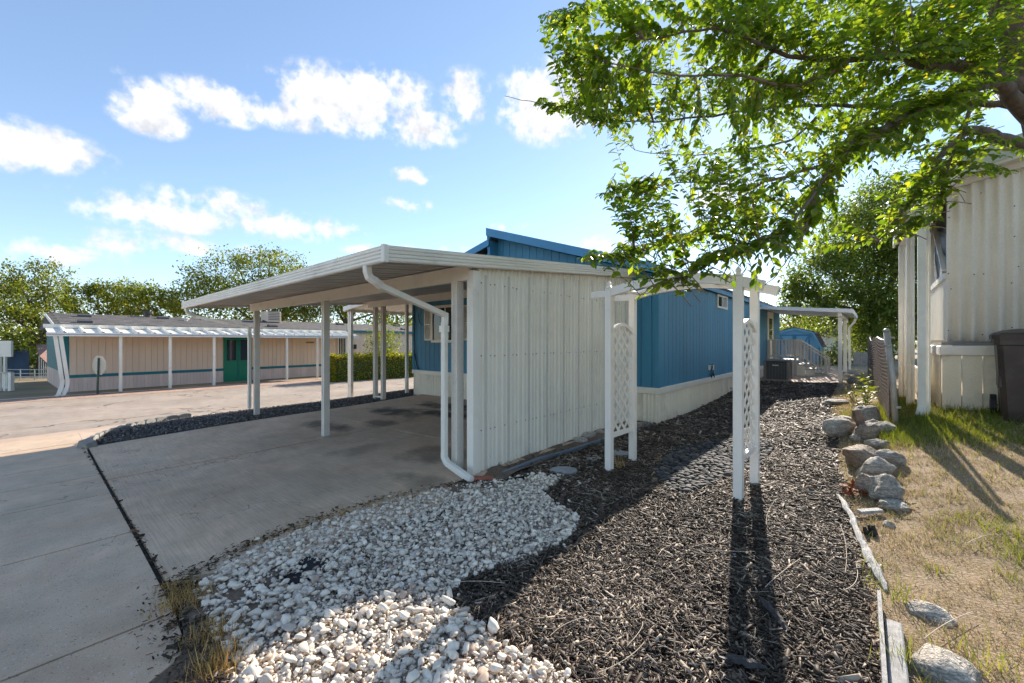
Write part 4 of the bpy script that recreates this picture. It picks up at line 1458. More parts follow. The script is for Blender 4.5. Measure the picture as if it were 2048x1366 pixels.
# ------------------------------------------------------------------ tan home across the road
def tan_home():
    z0 = -.46
    t = thing('tan_mobile_home', 'long tan mobile home with teal trim and white awning across the road', 'house', (-23.4, .55, z0), R(3))
    M3 = Matrix.Rotation(R(3), 4, 'Z')
    inv = M3.inverted()

    def loc(p):
        return inv @ (Vector(p) - Vector((-23.4, .55, z0)))

    def ray_x(px, py, xl):
        """hit of a sight line with the local plane x = xl"""
        o = loc((0, 0, EYE)); d = loc(pt(px, py, 1.0)) - o
        s_ = (xl - o.x) / d.x
        return o + d * s_
    Lh = 21.0
    body = MB().box(-7.4, -.02, 0, Lh, .3, 2.5).part('wall', mat_tan, t, world=False)
    # vertical siding sheets on the long face
    me = MB().box(-.02, 0, .005, .198, 0, 1.9).mesh('siding_board', mat_tan)
    for i in range(102):
        link('siding_board', me, body, (0, .13 + i * .2032, .62))
    MB().box(-.02, .012, -.01, .13, .5, 2.5).part('corner_board', mat_teal, t, world=False)
    MB().box(-7.4, -.03, -.02, -.001, .75, 2.5).part('end_wall', mat_teal, t, world=False)
    MB().box(-1.2, -.02, -.022, -.004, .52, .752).part('end_wall_trim', mat_teal, t, world=False)
    MB().box(-.019, .018, .13, Lh, .54, .66).part('belt_board', mat_teal, t, world=False)
    sk = MB().box(0, .018, 0, .118, 0, .62).mesh('skirting_board', mat_tanskirt)
    for i in range(170):
        link('skirting_board', sk, t, (-.015 + (.004 if i % 2 else 0), .02 + i * .1225, -.06))
    ske = MB().box(0, .2, 0, .02, 0, .88).mesh('skirting_board', mat_tanskirt)
    for i in range(36):
        link('skirting_board', ske, t, (-7.35 + i * .203, -.018 - (.004 if i % 2 else 0), -.12))
    # shingled roof
    pitch, ex, ez = .15, .18, 2.62
    rs = MB().prism([(ex, ez), (-3.7, ez + .58), (-7.6, ez), (-7.6, ez - .12), (ex, ez - .12)], lambda u, v, w: (u, w, v), -.25, Lh + .2).part('roof', mat_shingle, t, world=False)
    MB().box(ex - .01, ex + .02, -.27, Lh + .22, ez - .14, ez - .02).part('eave_board', mat_teal, t, world=False)
    MB().prism([(ex, ez + .004), (-3.7, ez + .585), (-3.7, ez + .45), (ex, ez - .13)], lambda u, v, w: (u, w, v), -.29, -.26).part('rake_board', mat_white, t, world=False)
    # courses of shingles, the nearest 300 tabs as pieces
    tab = MB().prism([(0, 0), (.31, 0), (.31, .012), (0, .014)], lambda u, v, w: (-u, w, v + u * pitch), 0, .325).mesh('shingle', mat_shingle)
    cnt = 0
    rest = MB()
    for c in range(13):
        for i in range(64):
            x = ex - .01 - c * .295
            y = -.25 + i * .33 + (.16 if c % 2 else 0)
            z = ez + .004 + c * .295 * pitch
            if y > Lh - .2: continue
            if y < 7.9 and cnt < 300:
                link('shingle', tab, rs, (x, y, z)); cnt += 1
            else:
                dz = random.uniform(0, .006)
                rest.prism([(0, 0), (.31, 0), (.31, .012), (0, .014)], lambda u, v, w: (x - u, y + w, z + dz + v + u * pitch), 0, .325)
    o = rest.part('shingles', mat_shingle, rs, world=False)
    tag(o, kind='stuff')
    # awning along the near part
    La, gx, gz = 11.6, 1.55, 2.24
    w = .5
    pr = [(0, 0), (.34, 0), (.37, .085), (.40, .085), (.5, 0)]
    pl = pr + [(a, b + .004) for a, b in pr[::-1]]
    me = MB().prism(pl, lambda u, v, x: (x, u, v + (gx - x) * .16), .05, gx).mesh('awning_sheet', mat_white)
    for i in range(int(La / w) + 1):
        link('awning_sheet', me, t, (0, -.5 + i * w, gz + .005))
    MB().box(gx, gx + .06, -.55, -.5 + (int(La / w) + 1) * w, gz - .09, gz + .045).part('awning_gutter', mat_white, t, world=False)
    MB().box(gx + .06, gx + .068, -.55, -.5 + (int(La / w) + 1) * w, gz - .035, gz - .012).part('gutter_stripe', M('gutter_blue', srgb(120, 150, 180), .4), t, world=False)
    MB().box(.202, .225, -.55, -.5 + (int(La / w) + 1) * w, gz + .24, ez - .005).part('awning_flashing', mat_white, t, world=False)
    for px in (241, 340, 428, 512, 574, 635, 694):
        p = ray_x(px, 720, gx - .08)
        MB().box(p.x - .045, p.x + .045, p.y - .045, p.y + .045, -.1, gz).part('post', mat_white, t, world=False)
    for px in (120, 131):
        p = ray_x(px, 720, gx - .02)
        mb = MB().sweep([(p.x, p.y - .12, gz - .05), (p.x, p.y + .05, .55), (p.x + .02, p.y + .04, .35), (p.x + .12, p.y - .05, .08), (p.x + .22, p.y - .1, .04)], [(-.05, -.04), (.05, -.04), (.05, .04), (-.05, .04)], (1, 0, .01))
        mb.part('downspout', mat_white, t, world=False)
    # green double door
    a = ray_x(447, 672, .03); b = ray_x(503, 769, .03)
    d = MB().box(0, .05, a.y, b.y, -.02, 2.2).part('double_door', mat_green, t, world=False)
    wd = (b.y - a.y)
    for k in (0, 1):
        y0 = a.y + .12 + k * (wd / 2 - .02)
        y1 = y0 + wd / 2 - .2
        mb = MB()
        for (ya, yb, za, zb) in ((y0 - .05, y1 + .05, .98, 1.03), (y0 - .05, y1 + .05, 2.04, 2.09), (y0 - .05, y0, 1.03, 2.04), (y1, y1 + .05, 1.03, 2.04)):
            mb.box(.05, .075, ya, yb, za, zb)
        mb.part('door_window_frame', mat_green, d, world=False)
        MB().box(.05, .058, y0, y1, 1.03, 2.04).part('door_pane', mat_glass, d, world=False)
        MB().box(.05, .062, y0 - .03, y1 + .03, .12, .88).part('door_panel', mat_green, d, world=False)
    MB().box(.05, .07, a.y + wd / 2 - .012, a.y + wd / 2 + .012, .0, 2.18).part('door_astragal', mat_teal, d, world=False)
    # front door with a security grille
    a = ray_x(677, 680, .03); b = ray_x(697, 740, .03)
    d = MB().box(0, .04, a.y, b.y, .35, 2.2).part('front_door', mat_glass, t, world=False)
    fr = MB().box(.04, .07, a.y - .06, a.y, .3, 2.25).box(.04, .07, b.y, b.y + .06, .3, 2.25).box(.04, .07, a.y, b.y, 2.19, 2.25)
    fr.part('door_frame', mat_trimw, d, world=False)
    for k in range(1, 6):
        y = a.y + (b.y - a.y) * k / 6
        MB().box(.045, .06, y - .012, y + .012, .4, 2.19).part('grille_bar', mat_trimw, d, world=False)
    for z in (1.0, 1.15):
        MB().box(.061, .072, a.y, b.y, z, z + .03).part('grille_bar', mat_trimw, d, world=False)
    p = ray_x(710, 683, .05)
    MB().box(.01, .14, p.y - .07, p.y + .07, 1.5, 1.78).part('wall_lamp', mat_black, t, bevel=.02, world=False)
    p = ray_x(620, 685, .02)
    MB().box(.0, .03, p.y - .22, p.y + .22, p.z - .04, p.z + .04).part('house_number_plate', M('plaque_brown', srgb(150, 110, 84), .6), t, world=False)
    # vents and cooler on the roof
    o = loc((0, 0, EYE))
    n = Vector((pitch, 0, 1))

    def on_roof(px, py):
        d_ = loc(pt(px, py, 1.0)) - o
        s_ = (n.dot(Vector((ex, 0, ez))) - n.dot(o)) / n.dot(d_)
        return o + d_ * s_
    for px, py in ((169, 634), (170, 646), (326, 638), (334, 640) if False else (534, 645), (545, 654), (680, 650), (793, 653), (808, 660)):
        p = on_roof(px, py)
        if p.x < -3.6: p.x = -3.4
        z = ez + (ex - p.x) * pitch
        mb = MB().prism([(-.2, 0), (.2, 0), (.16, .10), (-.12, .13)], lambda u, v, w: (p.x - u * -1, p.y + w, z + v - (u * pitch)), -.2, .2)
        mb.part('roof_vent', mat_roofvent, t, world=False)
    for px, py, r, h, m in ((372, 642, .13, .17, mat_white), (295, 634, .2, .32, mat_roofvent), (401, 640, .06, .2, mat_roofvent)):
        p = on_roof(px, py)
        p.x = max(p.x, -3.4)
        z = ez + (ex - p.x) * pitch - .02
        q = MB()
        q.prism(ring_poly(10, r * .6), lambda u, v, w: (p.x + u, p.y + v, z + w), 0, h * .6)
        q.prism(ring_poly(10, r), lambda u, v, w: (p.x + u, p.y + v, z + w), h * .6, h)
        q.part('vent_pipe', m, t, world=False)
    p = on_roof(533, 642)
    p.x = -3.0
    z = ez + (ex - p.x) * pitch
    c = MB().box(p.x - .4, p.x + .4, p.y - .4, p.y + .4, z, z + .62).part('roof_cooler', mat_tan, t, bevel=.02, world=False)
    lv = MB().box(0, .015, 0, .6, 0, .05).mesh('louvre', mat_acgrey)
    for k in range(6):
        link('louvre', lv, c, (p.x + .4, p.y - .3, z + .12 + k * .095))


tan_home()
q4 = [pt(72, 688, 23.5), pt(105, 689, 22.5), pt(107, 738, 20.5), pt(79, 712, 20.5)]
MB().add([tuple(p) for p in q4] + [tuple(p - Vector((0, 0, .06))) for p in q4], [(0, 1, 2, 3), (7, 6, 5, 4), (0, 4, 5, 1), (1, 5, 6, 2), (2, 6, 7, 3), (3, 7, 4, 0)]).top('lean_to_roof', M('brown_roofing', srgb(120, 92, 84), .85, var=.2), 'small brown sloping lean-to roof behind the near end of the tan home', 'roof')

# ------------------------------------------------------------------ pale home on the right
def pale_home():
    X0, Y0 = .79, 8.68
    t = thing('pale_mobile_home', 'cream corrugated metal mobile home with pale green roof edge on the right', 'house', (2.9, 13, H(2, 9)))
    zb, zt = 1.50, 3.62
    rake = lambda x: 3.70 + .2 * (x - X0)
    MB().box(X0 + .06, 6, Y0 + .06, 12, 1.3, 3.6).prism([(X0 + .06, 3.6), (6, 3.6), (6, rake(6) - .1), (X0 + .06, rake(X0) - .1)], lambda u, v, w: (u, w, v), Y0 + .06, 12).part('wall', mat_trimw, t)
    mat_corr = M('cream_corrugated', srgb(244, 238, 224), .45, var=.04, scale=.9, dirt=srgb(190, 178, 154), dirt_amt=.2, dirt_scale=1.5)
    # wavy end-wall sheets
    pitch, ns = .125, 8
    for s_ in range(5):
        xa = X0 + s_ * pitch * ns
        k = ns * 10
        pl = []
        for i in range(k + 1):
            x = xa + i * pitch / 10
            pl.append((x, Y0 - .026 * math.cos(2 * math.pi * i / 10) - (.004 if s_ % 2 else 0)))
        vs = [(x, y, zb) for x, y in pl] + [(x, y, rake(x)) for x, y in pl] + [(x, y + .004, zb) for x, y in pl] + [(x, y + .004, rake(x)) for x, y in pl]
        m = k + 1
        fs = [(i, i + 1, m + i + 1, m + i) for i in range(k)] + [(2 * m + i, 3 * m + i, 3 * m + i + 1, 2 * m + i + 1) for i in range(k)]
        fs += [(i, 2 * m + i, 2 * m + i + 1, i + 1) for i in range(k)]
        o = MB().add(vs, fs).part('wall_sheet', mat_corr, t, smooth=True)
    scr = MB().tube([(0, .002, 0), (0, -.005, 0)], .008, 6).mesh('screw', M('dark_screw', srgb(90, 80, 70), .6))
    for (px, py) in ((1898, 435), (1897, 547), (1902, 578), (1967, 548), (1962, 386), (1948, 549), (1897, 661), (1965, 669), (2029, 473), (2037, 533), (2029, 412), (2023, 566), (2024, 655)):
        p = on_Y(px, py, Y0 - .026)
        link('screw', scr, t, p - t.location)
    # eaves
    MB().prism([(X0 - .16, rake(X0 - .16) + .06), (6, rake(6) + .06), (6, rake(6) - .02), (X0 - .16, rake(X0 - .16) - .02)], lambda u, v, w: (u, w, v), Y0 - .12, Y0 - .018).part('rake_soffit', mat_white, t)
    MB().prism([(X0 - .20, rake(X0 - .2) + .34), (6.1, rake(6.1) + .34), (6.1, rake(6.1) + .10), (X0 - .20, rake(X0 - .2) + .10)], lambda u, v, w: (u, w, v), Y0 - .34, Y0 - .30).part('rake_board', mat_lightgreen, t)
    MB().prism([(X0 - .19, rake(X0 - .2) + .10), (6.1, rake(6.1) + .10), (6.1, rake(6.1) + .06), (X0 - .19, rake(X0 - .2) + .06)], lambda u, v, w: (u, w, v), Y0 - .33, Y0 - .0).part('soffit', mat_white, t)
    MB().prism([(X0 - .2, rake(X0 - .2) + .36), (6.1, rake(6.1) + .36), (6.1, rake(6.1) + .30), (X0 - .2, rake(X0 - .2) + .30)], lambda u, v, w: (u, w, v), Y0 - .345, 12.2).part('roof', mat_lightgreen, t)
    MB().box(X0 - .22, X0 - .18, Y0 - .30, 12.2, rake(X0) + .02, rake(X0) + .25).part('eave_gutter', mat_white, t)
    MB().prism([(X0 + .05, 3.70), (.30, 3.44), (.30, 3.38), (X0 + .05, 3.64)], lambda u, v, w: (u, w, v), 8.1, 11.0).part('porch_roof', mat_white, t)
    MB().box(.27, .30, 8.08, 11.02, 3.33, 3.46).part('porch_fascia', mat_white, t)
    MB().box(.36, .50, 8.15, 10.95, 3.28, 3.40).part('eave_beam', mat_white, t)
    # base ledge and skirting
    MB().box(X0 - .06, 6, Y0 - .10, Y0 - .012, zb - .05, zb - .006).part('ledge', mat_acgrey, t)
    MB().box(.70, 6, 8.46, 8.56, 1.30, 1.44).box(.70, .79, 8.56, 12, 1.30, 1.44).part('skirting_cap', mat_white, t, bevel=.015)
    w = .195
    pr = [(0, 0), (w - .02, 0), (w - .02, .012), (w - .01, .012), (w - .01, -.01), (0, -.01)]
    me = MB().prism(pr, lambda u, v, z: (u, -v, z), 0, .95).mesh('skirting_panel', mat_skirt)
    for i in range(20):
        link('skirting_panel', me, t, Vector((.73 + i * w, 8.50 - (.006 if i % 2 else 0), .38)) - t.location)
    me2 = MB().prism(pr, lambda u, v, z: (-v, u, z), 0, .95).mesh('skirting_panel', mat_skirt)
    for i in range(16):
        link('skirting_panel', me2, t, Vector((.73, 8.51 + i * w, .38)) - t.location)
    # porch side: ribbed apron, sill, screens with a brace
    pr = [(0, 0), (.03, 0), (.04, -.02), (.08, -.02), (.09, 0), (.12, 0)]
    pl = pr + [(a, b + .004) for a, b in pr[::-1]]
    me = MB().prism(pl, lambda u, v, z: (v, u, z), 0, .92).mesh('porch_panel', mat_white)
    for i in range(27):
        link('porch_panel', me, t, Vector((X0 + .02, Y0 + .05 + i * .12, 1.52)) - t.location)
    MB().box(X0 - .03, X0 + .05, Y0 + .04, 12, 2.42, 2.50).part('porch_sill', mat_white, t)
    MB().box(X0 - .0, X0 + .05, Y0 + .02, Y0 + .06, 2.5, 3.68).part('porch_post', mat_white, t)
    mb = MB()
    nY, nZ = 20, 8
    vs = [(X0 + .03 + .025 * math.sin(i * .9 + j * .5) * math.sin(j * .39), Y0 + .07 + i * .16, 2.5 + j * .148) for i in range(nY + 1) for j in range(nZ + 1)]
    fs = [(i * (nZ + 1) + j, (i + 1) * (nZ + 1) + j, (i + 1) * (nZ + 1) + j + 1, i * (nZ + 1) + j + 1) for i in range(nY) for j in range(nZ)]
    mb.add(vs, fs).part('porch_screen', mat_screen, t, smooth=True)
    MB().bar((X0 - .02, Y0 + .08, 2.55), (X0 - .02, Y0 + 1.5, 3.5), .035, .05, up=(1, 0, 0)).part('screen_brace', mat_white, t)
    MB().bar((X0 - .02, Y0 + 1.7, 2.5), (X0 - .02, Y0 + 1.75, 3.6), .035, .05, up=(1, 0, 0)).part('screen_brace', mat_white, t)
    MB().bar((X0 - .02, Y0 + 1.8, 3.5), (X0 - .02, Y0 + 3.1, 2.5), .035, .05, up=(1, 0, 0)).part('screen_brace', mat_white, t)
    # eave posts, the nearest one doubled by a downspout
    a = .05
    sec = [(-a, -a), (-.02, -a), (-.015, -.036), (.015, -.036), (.02, -a), (a, -a), (a, a), (-a, a)]
    for x, y in ((.44, 9.35), (.39, 10.6)):
        x_, y_ = x, y
        if y > 8.6 and y < 8.8:
            x_, y_ = .50, 7.86 + .62
        MB().prism(sec, lambda u, v, z: (x_ + u, y_ + v, z), H(x_, y_) - .02, 3.285).part('post', mat_white, t)
    p = at(1838, 836)
    rect = [(-.04, -.03), (.04, -.03), (.04, .03), (-.04, .03)]
    MB().sweep([(p.x + .03, p.y + .08, 3.38), (p.x + .03, p.y + .08, p.z + .16), (p.x, p.y + .0, p.z + .03)], rect, (0, 1, .01)).part('downspout', mat_white, t)
    MB().prism(sec, lambda u, v, z: (p.x + .09 + u * .6, p.y + .16 + v * .6, z), p.z - .02, 3.36).part('post', mat_white, t)
    # low lattice beneath the porch
    for d_ in (1, -1):
        for k in range(22):
            y0 = 9.0 + k * .12
            MB().bar((.60 + d_ * .006, y0, .5), (.60 + d_ * .006, y0 + d_ * .42, 1.0), .01, .035, up=(0, -d_, 1)).part('lattice_slat', mat_white, t)
    MB().box(.58, .62, 8.6, 11.9, .98, 1.02).part('lattice_rail', mat_white, t)


pale_home()

# ------------------------------------------------------------------ things behind the house
def patio_cover():
    t = thing('patio_cover', 'flat white patio cover on square posts at the far end of the blue house', 'patio cover', (-1.9, 17.5, H(-1.9, 17.5)))
    x0, x1, y0, y1 = -2.90, -.55, 15.9, 20.0
    zr = lambda x: 2.62 - .1 * (x - x0)
    sh = .25
    pr = [(0, 0), (.1, 0), (.11, .02), (.13, .02), (.14, 0), (sh, 0)]
    n = int((y1 - y0) / sh)
    pl = pr + [(a, b + .035) for a, b in pr[::-1]]
    me = MB().prism(pl, lambda u, v, x: (x, u, v + zr(x)), x0, x1).mesh('roof_sheet', mat_greyroof)
    for i in range(n):
        link('roof_sheet', me, t, Vector((0, y0 + i * sh, 0)) - t.location)
    MB().prism([(x0, zr(x0) - .03), (x1 + .05, zr(x1 + .05) - .03), (x1 + .05, zr(x1 + .05) + .09), (x0, zr(x0) + .07)], lambda u, v, w: (u, w, v), y0 - .03, y0).part('front_fascia', mat_greyroof, t)
    MB().box(x1, x1 + .08, y0, y1, zr(x1) - .05, zr(x1) + .08).part('gutter', mat_greyroof, t)
    MB().box(-.84, -.74, y0 + .05, y1 - .05, zr(-.8) - .15, zr(-.8) - .003).part('beam', mat_white, t)
    for y in (16.15, 19.0):
        MB().box(-.84, -.74, y - .05, y + .05, H(-.79, y) - .02, zr(-.79) - .15).part('post', mat_white, t, bevel=.006)
    MB().sweep([(x1 + .04, 19.1, 2.3), (x1 + .02, 19.1, 2.2), (-.68, 19.1, 2.0), (-.66, 19.1, .5)], [(-.035, -.03), (.035, -.03), (.035, .03), (-.035, .03)], (0, 1, .01)).part('downspout', mat_white, t)


patio_cover()
sheet('patio', [(-2.9, 14.9), (-.8, 15.5), (-.8, 20.3), (-2.9, 20.3)], mat_gutter, .03, .5)


def air_unit():
    x, y = -2.30, 15.4
    z = H(x, y) + .05
    t = thing('air_conditioner', 'grey louvred air conditioner unit beside the blue house steps', 'air conditioner', (x, y, z))
    s = .31
    MB().box(-s, s, -s, s, .0, .05).part('base_pad', mat_block, t, world=False)
    MB().box(-s + .02, s - .02, -s + .02, s - .02, .05, .6).part('core', mat_roofvent, t, world=False)
    for a in (-1, 1):
        for b in (-1, 1):
            MB().box(a * s - .03, a * s + .03, b * s - .03, b * s + .03, .05, .6).part('corner_post', mat_acgrey, t, bevel=.008, world=False)
    lv = MB().box(-.004, .004, -.012, .0, .06, .58).mesh('grille_bar', mat_acgrey)
    for k in range(14):
        link('grille_bar', lv, t, (-s + .05 + k * .04, -s + .02, 0))
        link('grille_bar', lv, t, (s - .008, -s + .05 + k * .04, 0), (0, 0, R(90)))
    MB().box(-s - .02, s + .02, -s - .02, s + .02, .6, .66).part('lid', mat_acgrey, t, bevel=.02, world=False)
    MB().box(-.1, .06, -s - .004, -s + .005, .47, .5).part('name_plate', mat_trimw, t, world=False)


air_unit()


def steps():
    x0, y0, y1 = -2.90, 17.3, 18.6
    zg = H(-2, 17.8)
    t = thing('porch_steps', 'cream wooden steps with slim railing up to the side door', 'steps', (-2.1, 17.9, zg))
    zd = .86
    MB().box(x0, -2.05, y0 + .03, y1, zd - .06, zd).part('landing', mat_deckgrey, t)
    w = .14
    me = MB().box(0, w - .008, 0, .02, 0, zd - .06 - zg).mesh('skirt_board', mat_skirt)
    for i in range(6):
        link('skirt_board', me, t, Vector((x0 + i * w, y0 + .02, zg)) - t.location)
    n = 3
    for k in range(n):
        z = zd - (k + 1) * (zd - zg) / (n + 1)
        xa = -2.05 + k * .27
        s_ = MB().box(xa, xa + .29, y0 + .03, y1, z - .05, z).part('tread', mat_deckgrey, t)
        MB().box(xa, xa + .25, y0 + .04, y0 + .07, zg, z - .052).part('riser_board', mat_skirt, t)
    # railing
    for yy in (y0, y1):
        top = [(x0 + .02, yy, zd + .70), (-2.07, yy, zd + .70), (-1.22, yy, zg + .62)]
        MB().sweep(top, [(-.03, -.02), (.03, -.02), (.03, .02), (-.03, .02)], (0, 0, 1)).part('handrail', mat_deckgrey, t)
        MB().sweep([(p[0], p[1], p[2] - .58) for p in top], [(-.02, -.02), (.02, -.02), (.02, .02), (-.02, .02)], (0, 0, 1)).part('bottom_rail', mat_deckgrey, t)
        for i in range(17):
            x = x0 + .06 + i * .1
            zt = zd + .69 if x < -2.07 else zd + .69 + (x + 2.07) / .85 * (zg + .62 - zd - .70)
            MB().box(x - .018, x + .018, yy - .018, yy + .018, zt - .56, zt).part('baluster', mat_deckgrey, t)
        for x, zb, zt in ((x0 + .03, zd - .7, zd + .7), (-2.07, zg, zd + .72), (-1.22, zg, zg + .64)):
            MB().box(x - .035, x + .035, yy - .035, yy + .035, max(zb, zg), zt).part('newel_post', mat_deckgrey, t)


steps()


def shed():
    Y = 26.0
    ap = on_Y(1589, 656, Y); kn = on_Y(1626, 664, Y); ev = on_Y(1640, 693, Y)
    hw = ev.x - ap.x
    zg = H(ap.x, Y)
    t = thing('garden_shed', 'sky blue barn-roofed garden shed behind the porch steps', 'shed', (ap.x, Y + 1.2, zg))
    kx = kn.x - ap.x
    sec = [(-hw, zg), (hw, zg), (hw, ev.z), (kx, kn.z), (0, ap.z), (-kx, kn.z), (-hw, ev.z)]
    MB().prism([(ap.x + u, v) for u, v in sec], lambda u, v, w: (u, w, v), Y, Y + 2.4).part('wall', mat_shedblue, t)
    for sg in (1, -1):
        for (ua, va, ub, vb) in ((0, ap.z, kx, kn.z), (kx, kn.z, hw + .06, ev.z - .05)):
            MB().prism([(ap.x + sg * ua, va + .005), (ap.x + sg * ub, vb + .005), (ap.x + sg * (ub + .02), vb + .05), (ap.x + sg * ua, va + .055)], lambda u, v, w: (u, w, v), Y - .08, Y + 2.5).part('roof_slope', mat_shingle, t)
            MB().bar((ap.x + sg * ua, Y - .09, va - .05), (ap.x + sg * ub, Y - .09, vb - .05), .03, .1, up=(0, 0, 1)).part('rake_board', mat_shedblue, t)
        for r in range(5):
            for c in range(7):
                f0, f1 = r / 5, (r + 1) / 5
                xa = ap.x + sg * (kx + (hw + .06 - kx) * f0); xb = ap.x + sg * (kx + (hw + .07 - kx) * f1)
                za = kn.z + (ev.z - .05 - kn.z) * f0; zb = kn.z + (ev.z - .05 - kn.z) * f1
                MB().prism([(xa, za + .055), (xb, zb + .055), (xb + sg * .02, zb + .085), (xa, za + .065)], lambda u, v, w: (u, w, v), Y - .08 + c * .37, Y - .09 + (c + 1) * .37).part('shingle', mat_shingle, t)
    # double doors with Z braces
    dw = hw * .62
    zt = kn.z - .12
    for sg in (-1, 1):
        xa, xb = sorted((ap.x + sg * .01, ap.x + sg * dw))
        d = MB().box(xa, xb, Y - .03, Y - .001, zg + .12, zt).part('door', mat_shedblue, t)
        f = MB()
        f.box(xa, xb, Y - .05, Y - .031, zg + .12, zg + .2).box(xa, xb, Y - .05, Y - .031, zt - .08, zt).box(xa, xa + .07, Y - .05, Y - .031, zg + .2, zt - .08).box(xb - .07, xb, Y - .05, Y - .031, zg + .2, zt - .08)
        f.part('door_trim', mat_shedtrim, d)
        MB().bar((xa + .07, Y - .04, zg + .25 if sg > 0 else zt - .1), (xb - .07, Y - .04, zt - .1 if sg > 0 else zg + .25), .018, .06, up=(0, 0, 1)).part('door_brace', mat_shedtrim, d)
    for x in (ap.x - hw, ap.x + hw - .06):
        MB().box(x, x + .06, Y - .02, Y - .001, zg, ev.z).part('corner_board', mat_shedtrim, t)


shed()


# ------------------------------------------------------------------ chain-link fence with brown slats
def fence():
    a = Vector((.15, 7.35)); b = Vector((-.15, 17.0))
    t = thing('chain_link_fence', 'brown slatted chain-link fence running back from a leaning steel post', 'fence', (a.x, a.y, H(*a)))
    d = (b - a)
    Ln = d.length
    d = d / Ln
    g = lambda s: Vector((a.x + d.x * s, a.y + d.y * s, H(a.x + d.x * s, a.y + d.y * s)))
    p0 = g(0)
    MB().tube([p0 + Vector((.06, -.02, -.03)), p0 + Vector((.03, -.01, .6)), p0 + Vector((-.03, 0, 1.24))], .034, 10).part('end_post', mat_metal, t, smooth=True)
    MB().tube([p0 + Vector((-.03, 0, 1.235)), p0 + Vector((-.032, 0, 1.262)), p0 + Vector((-.034, 0, 1.278))], [.039, .036, .01], 10).part('post_cap', mat_metal, t, smooth=True)
    for z in (.25, .62, 1.05):
        c = p0 + Vector((.10 - .105 * z, -.01, z))
        MB().tube([c + Vector((0, 0, -.012)), c + Vector((0, 0, .012))], .038, 10).part('tension_band', mat_metal, t)
    for s_ in (3.0, 6.0, 9.6):
        p = g(s_)
        MB().tube([p + Vector((.05, 0, -.03)), p + Vector((.05, 0, 1.2))], .024, 8).part('line_post', mat_metal, t, smooth=True)
    MB().tube([g(s_) + Vector((.04, 0, 1.15)) for s_ in np.linspace(.05, Ln, 12)], .018, 8).part('top_rail', mat_metal, t, smooth=True)
    mat_slat = M('brown_slat', srgb(96, 76, 66), .55, var=.15, scale=6, rnd_var=.2)
    n = int(Ln / .062)
    ms = MB().box(-.005, .005, -.023, .023, .03, 1.14).mesh('slat', mat_slat)
    ang = math.atan2(d.y, d.x) - math.pi / 2
    for i in range(n):
        p = g(.06 + i * .062)
        link('slat', ms, t, p - t.location, (0, 0, ang))
    w = MB()
    for i in range(n + 1):
        pth = []
        for j in range(22):
            q = g(.03 + i * .062)
            sg = 1 if (i + j) % 2 else -1
            pth.append(q + Vector((.012 * sg, .028 * sg, .02 + j * .054)))
        w.tube(pth, .0026, 3, caps=False)
    tag(w.part('wire_mesh', mat_metal, t), kind='stuff')


fence()


# ------------------------------------------------------------------ wheeled bin
def bin_():
    x, y = 1.43, 7.98
    z = H(x, y) + .01
    t = thing('trash_can', 'dark brown wheeled trash can against the cream skirting', 'trash can', (x, y, z), R(-6))
    rings = []
    def rr(w, d, z, c=.05):
        return [(-w + c, -d, z), (w - c, -d, z), (w, -d + c, z), (w, d - c, z), (w - c, d, z), (-w + c, d, z), (-w, d - c, z), (-w, -d + c, z)]
    prof = [(.22, .26, .0), (.235, .28, .12), (.255, .31, .5), (.275, .335, .92), (.30, .36, .93), (.30, .36, 1.02)]
    vs = [v for w, d, zz in prof for v in rr(w, d, zz)]
    fs = [tuple(range(7, -1, -1)), tuple(range((len(prof) - 1) * 8, len(prof) * 8))]
    for i in range(len(prof) - 1):
        fs += [(i * 8 + j, i * 8 + (j + 1) % 8, (i + 1) * 8 + (j + 1) % 8, (i + 1) * 8 + j) for j in range(8)]
    MB().add(vs, fs).part('body', mat_can, t, world=False)
    prof = [(.315, .385, 1.0), (.32, .39, 1.05), (.30, .37, 1.075), (.22, .27, 1.11), (.1, .12, 1.125)]
    vs = [v for w, d, zz in prof for v in rr(w, d, zz, .06 if w > .15 else .03)]
    fs = [tuple(range(7, -1, -1)), tuple(range((len(prof) - 1) * 8, len(prof) * 8))]
    for i in range(len(prof) - 1):
        fs += [(i * 8 + j, i * 8 + (j + 1) % 8, (i + 1) * 8 + (j + 1) % 8, (i + 1) * 8 + j) for j in range(8)]
    MB().add(vs, fs).part('lid', mat_can, t, world=False)
    MB().tube([(-.22, .42, .98), (.22, .42, .98)], .018, 8).part('handle', mat_can, t, world=False)
    MB().box(-.262, -.2, -.275, .2, .40, .55).part('side_recess_panel', mat_can, t, bevel=.01, world=False)
    for sx in (-1, 1):
        wx = sx * .285
        w = MB().tube([(wx - .028, .22, .14), (wx + .028, .22, .14)], .14, 18).part('wheel', mat_black, t, world=False)
        MB().tube([(wx + sx * .029 - .002, .22, .14), (wx + sx * .029 + .002, .22, .14)], .075, 12).part('rim', mat_can, w, world=False)
    MB().tube([(-.27, .22, .14), (.27, .22, .14)], .014, 6).part('axle', mat_metal, t, world=False)


bin_()


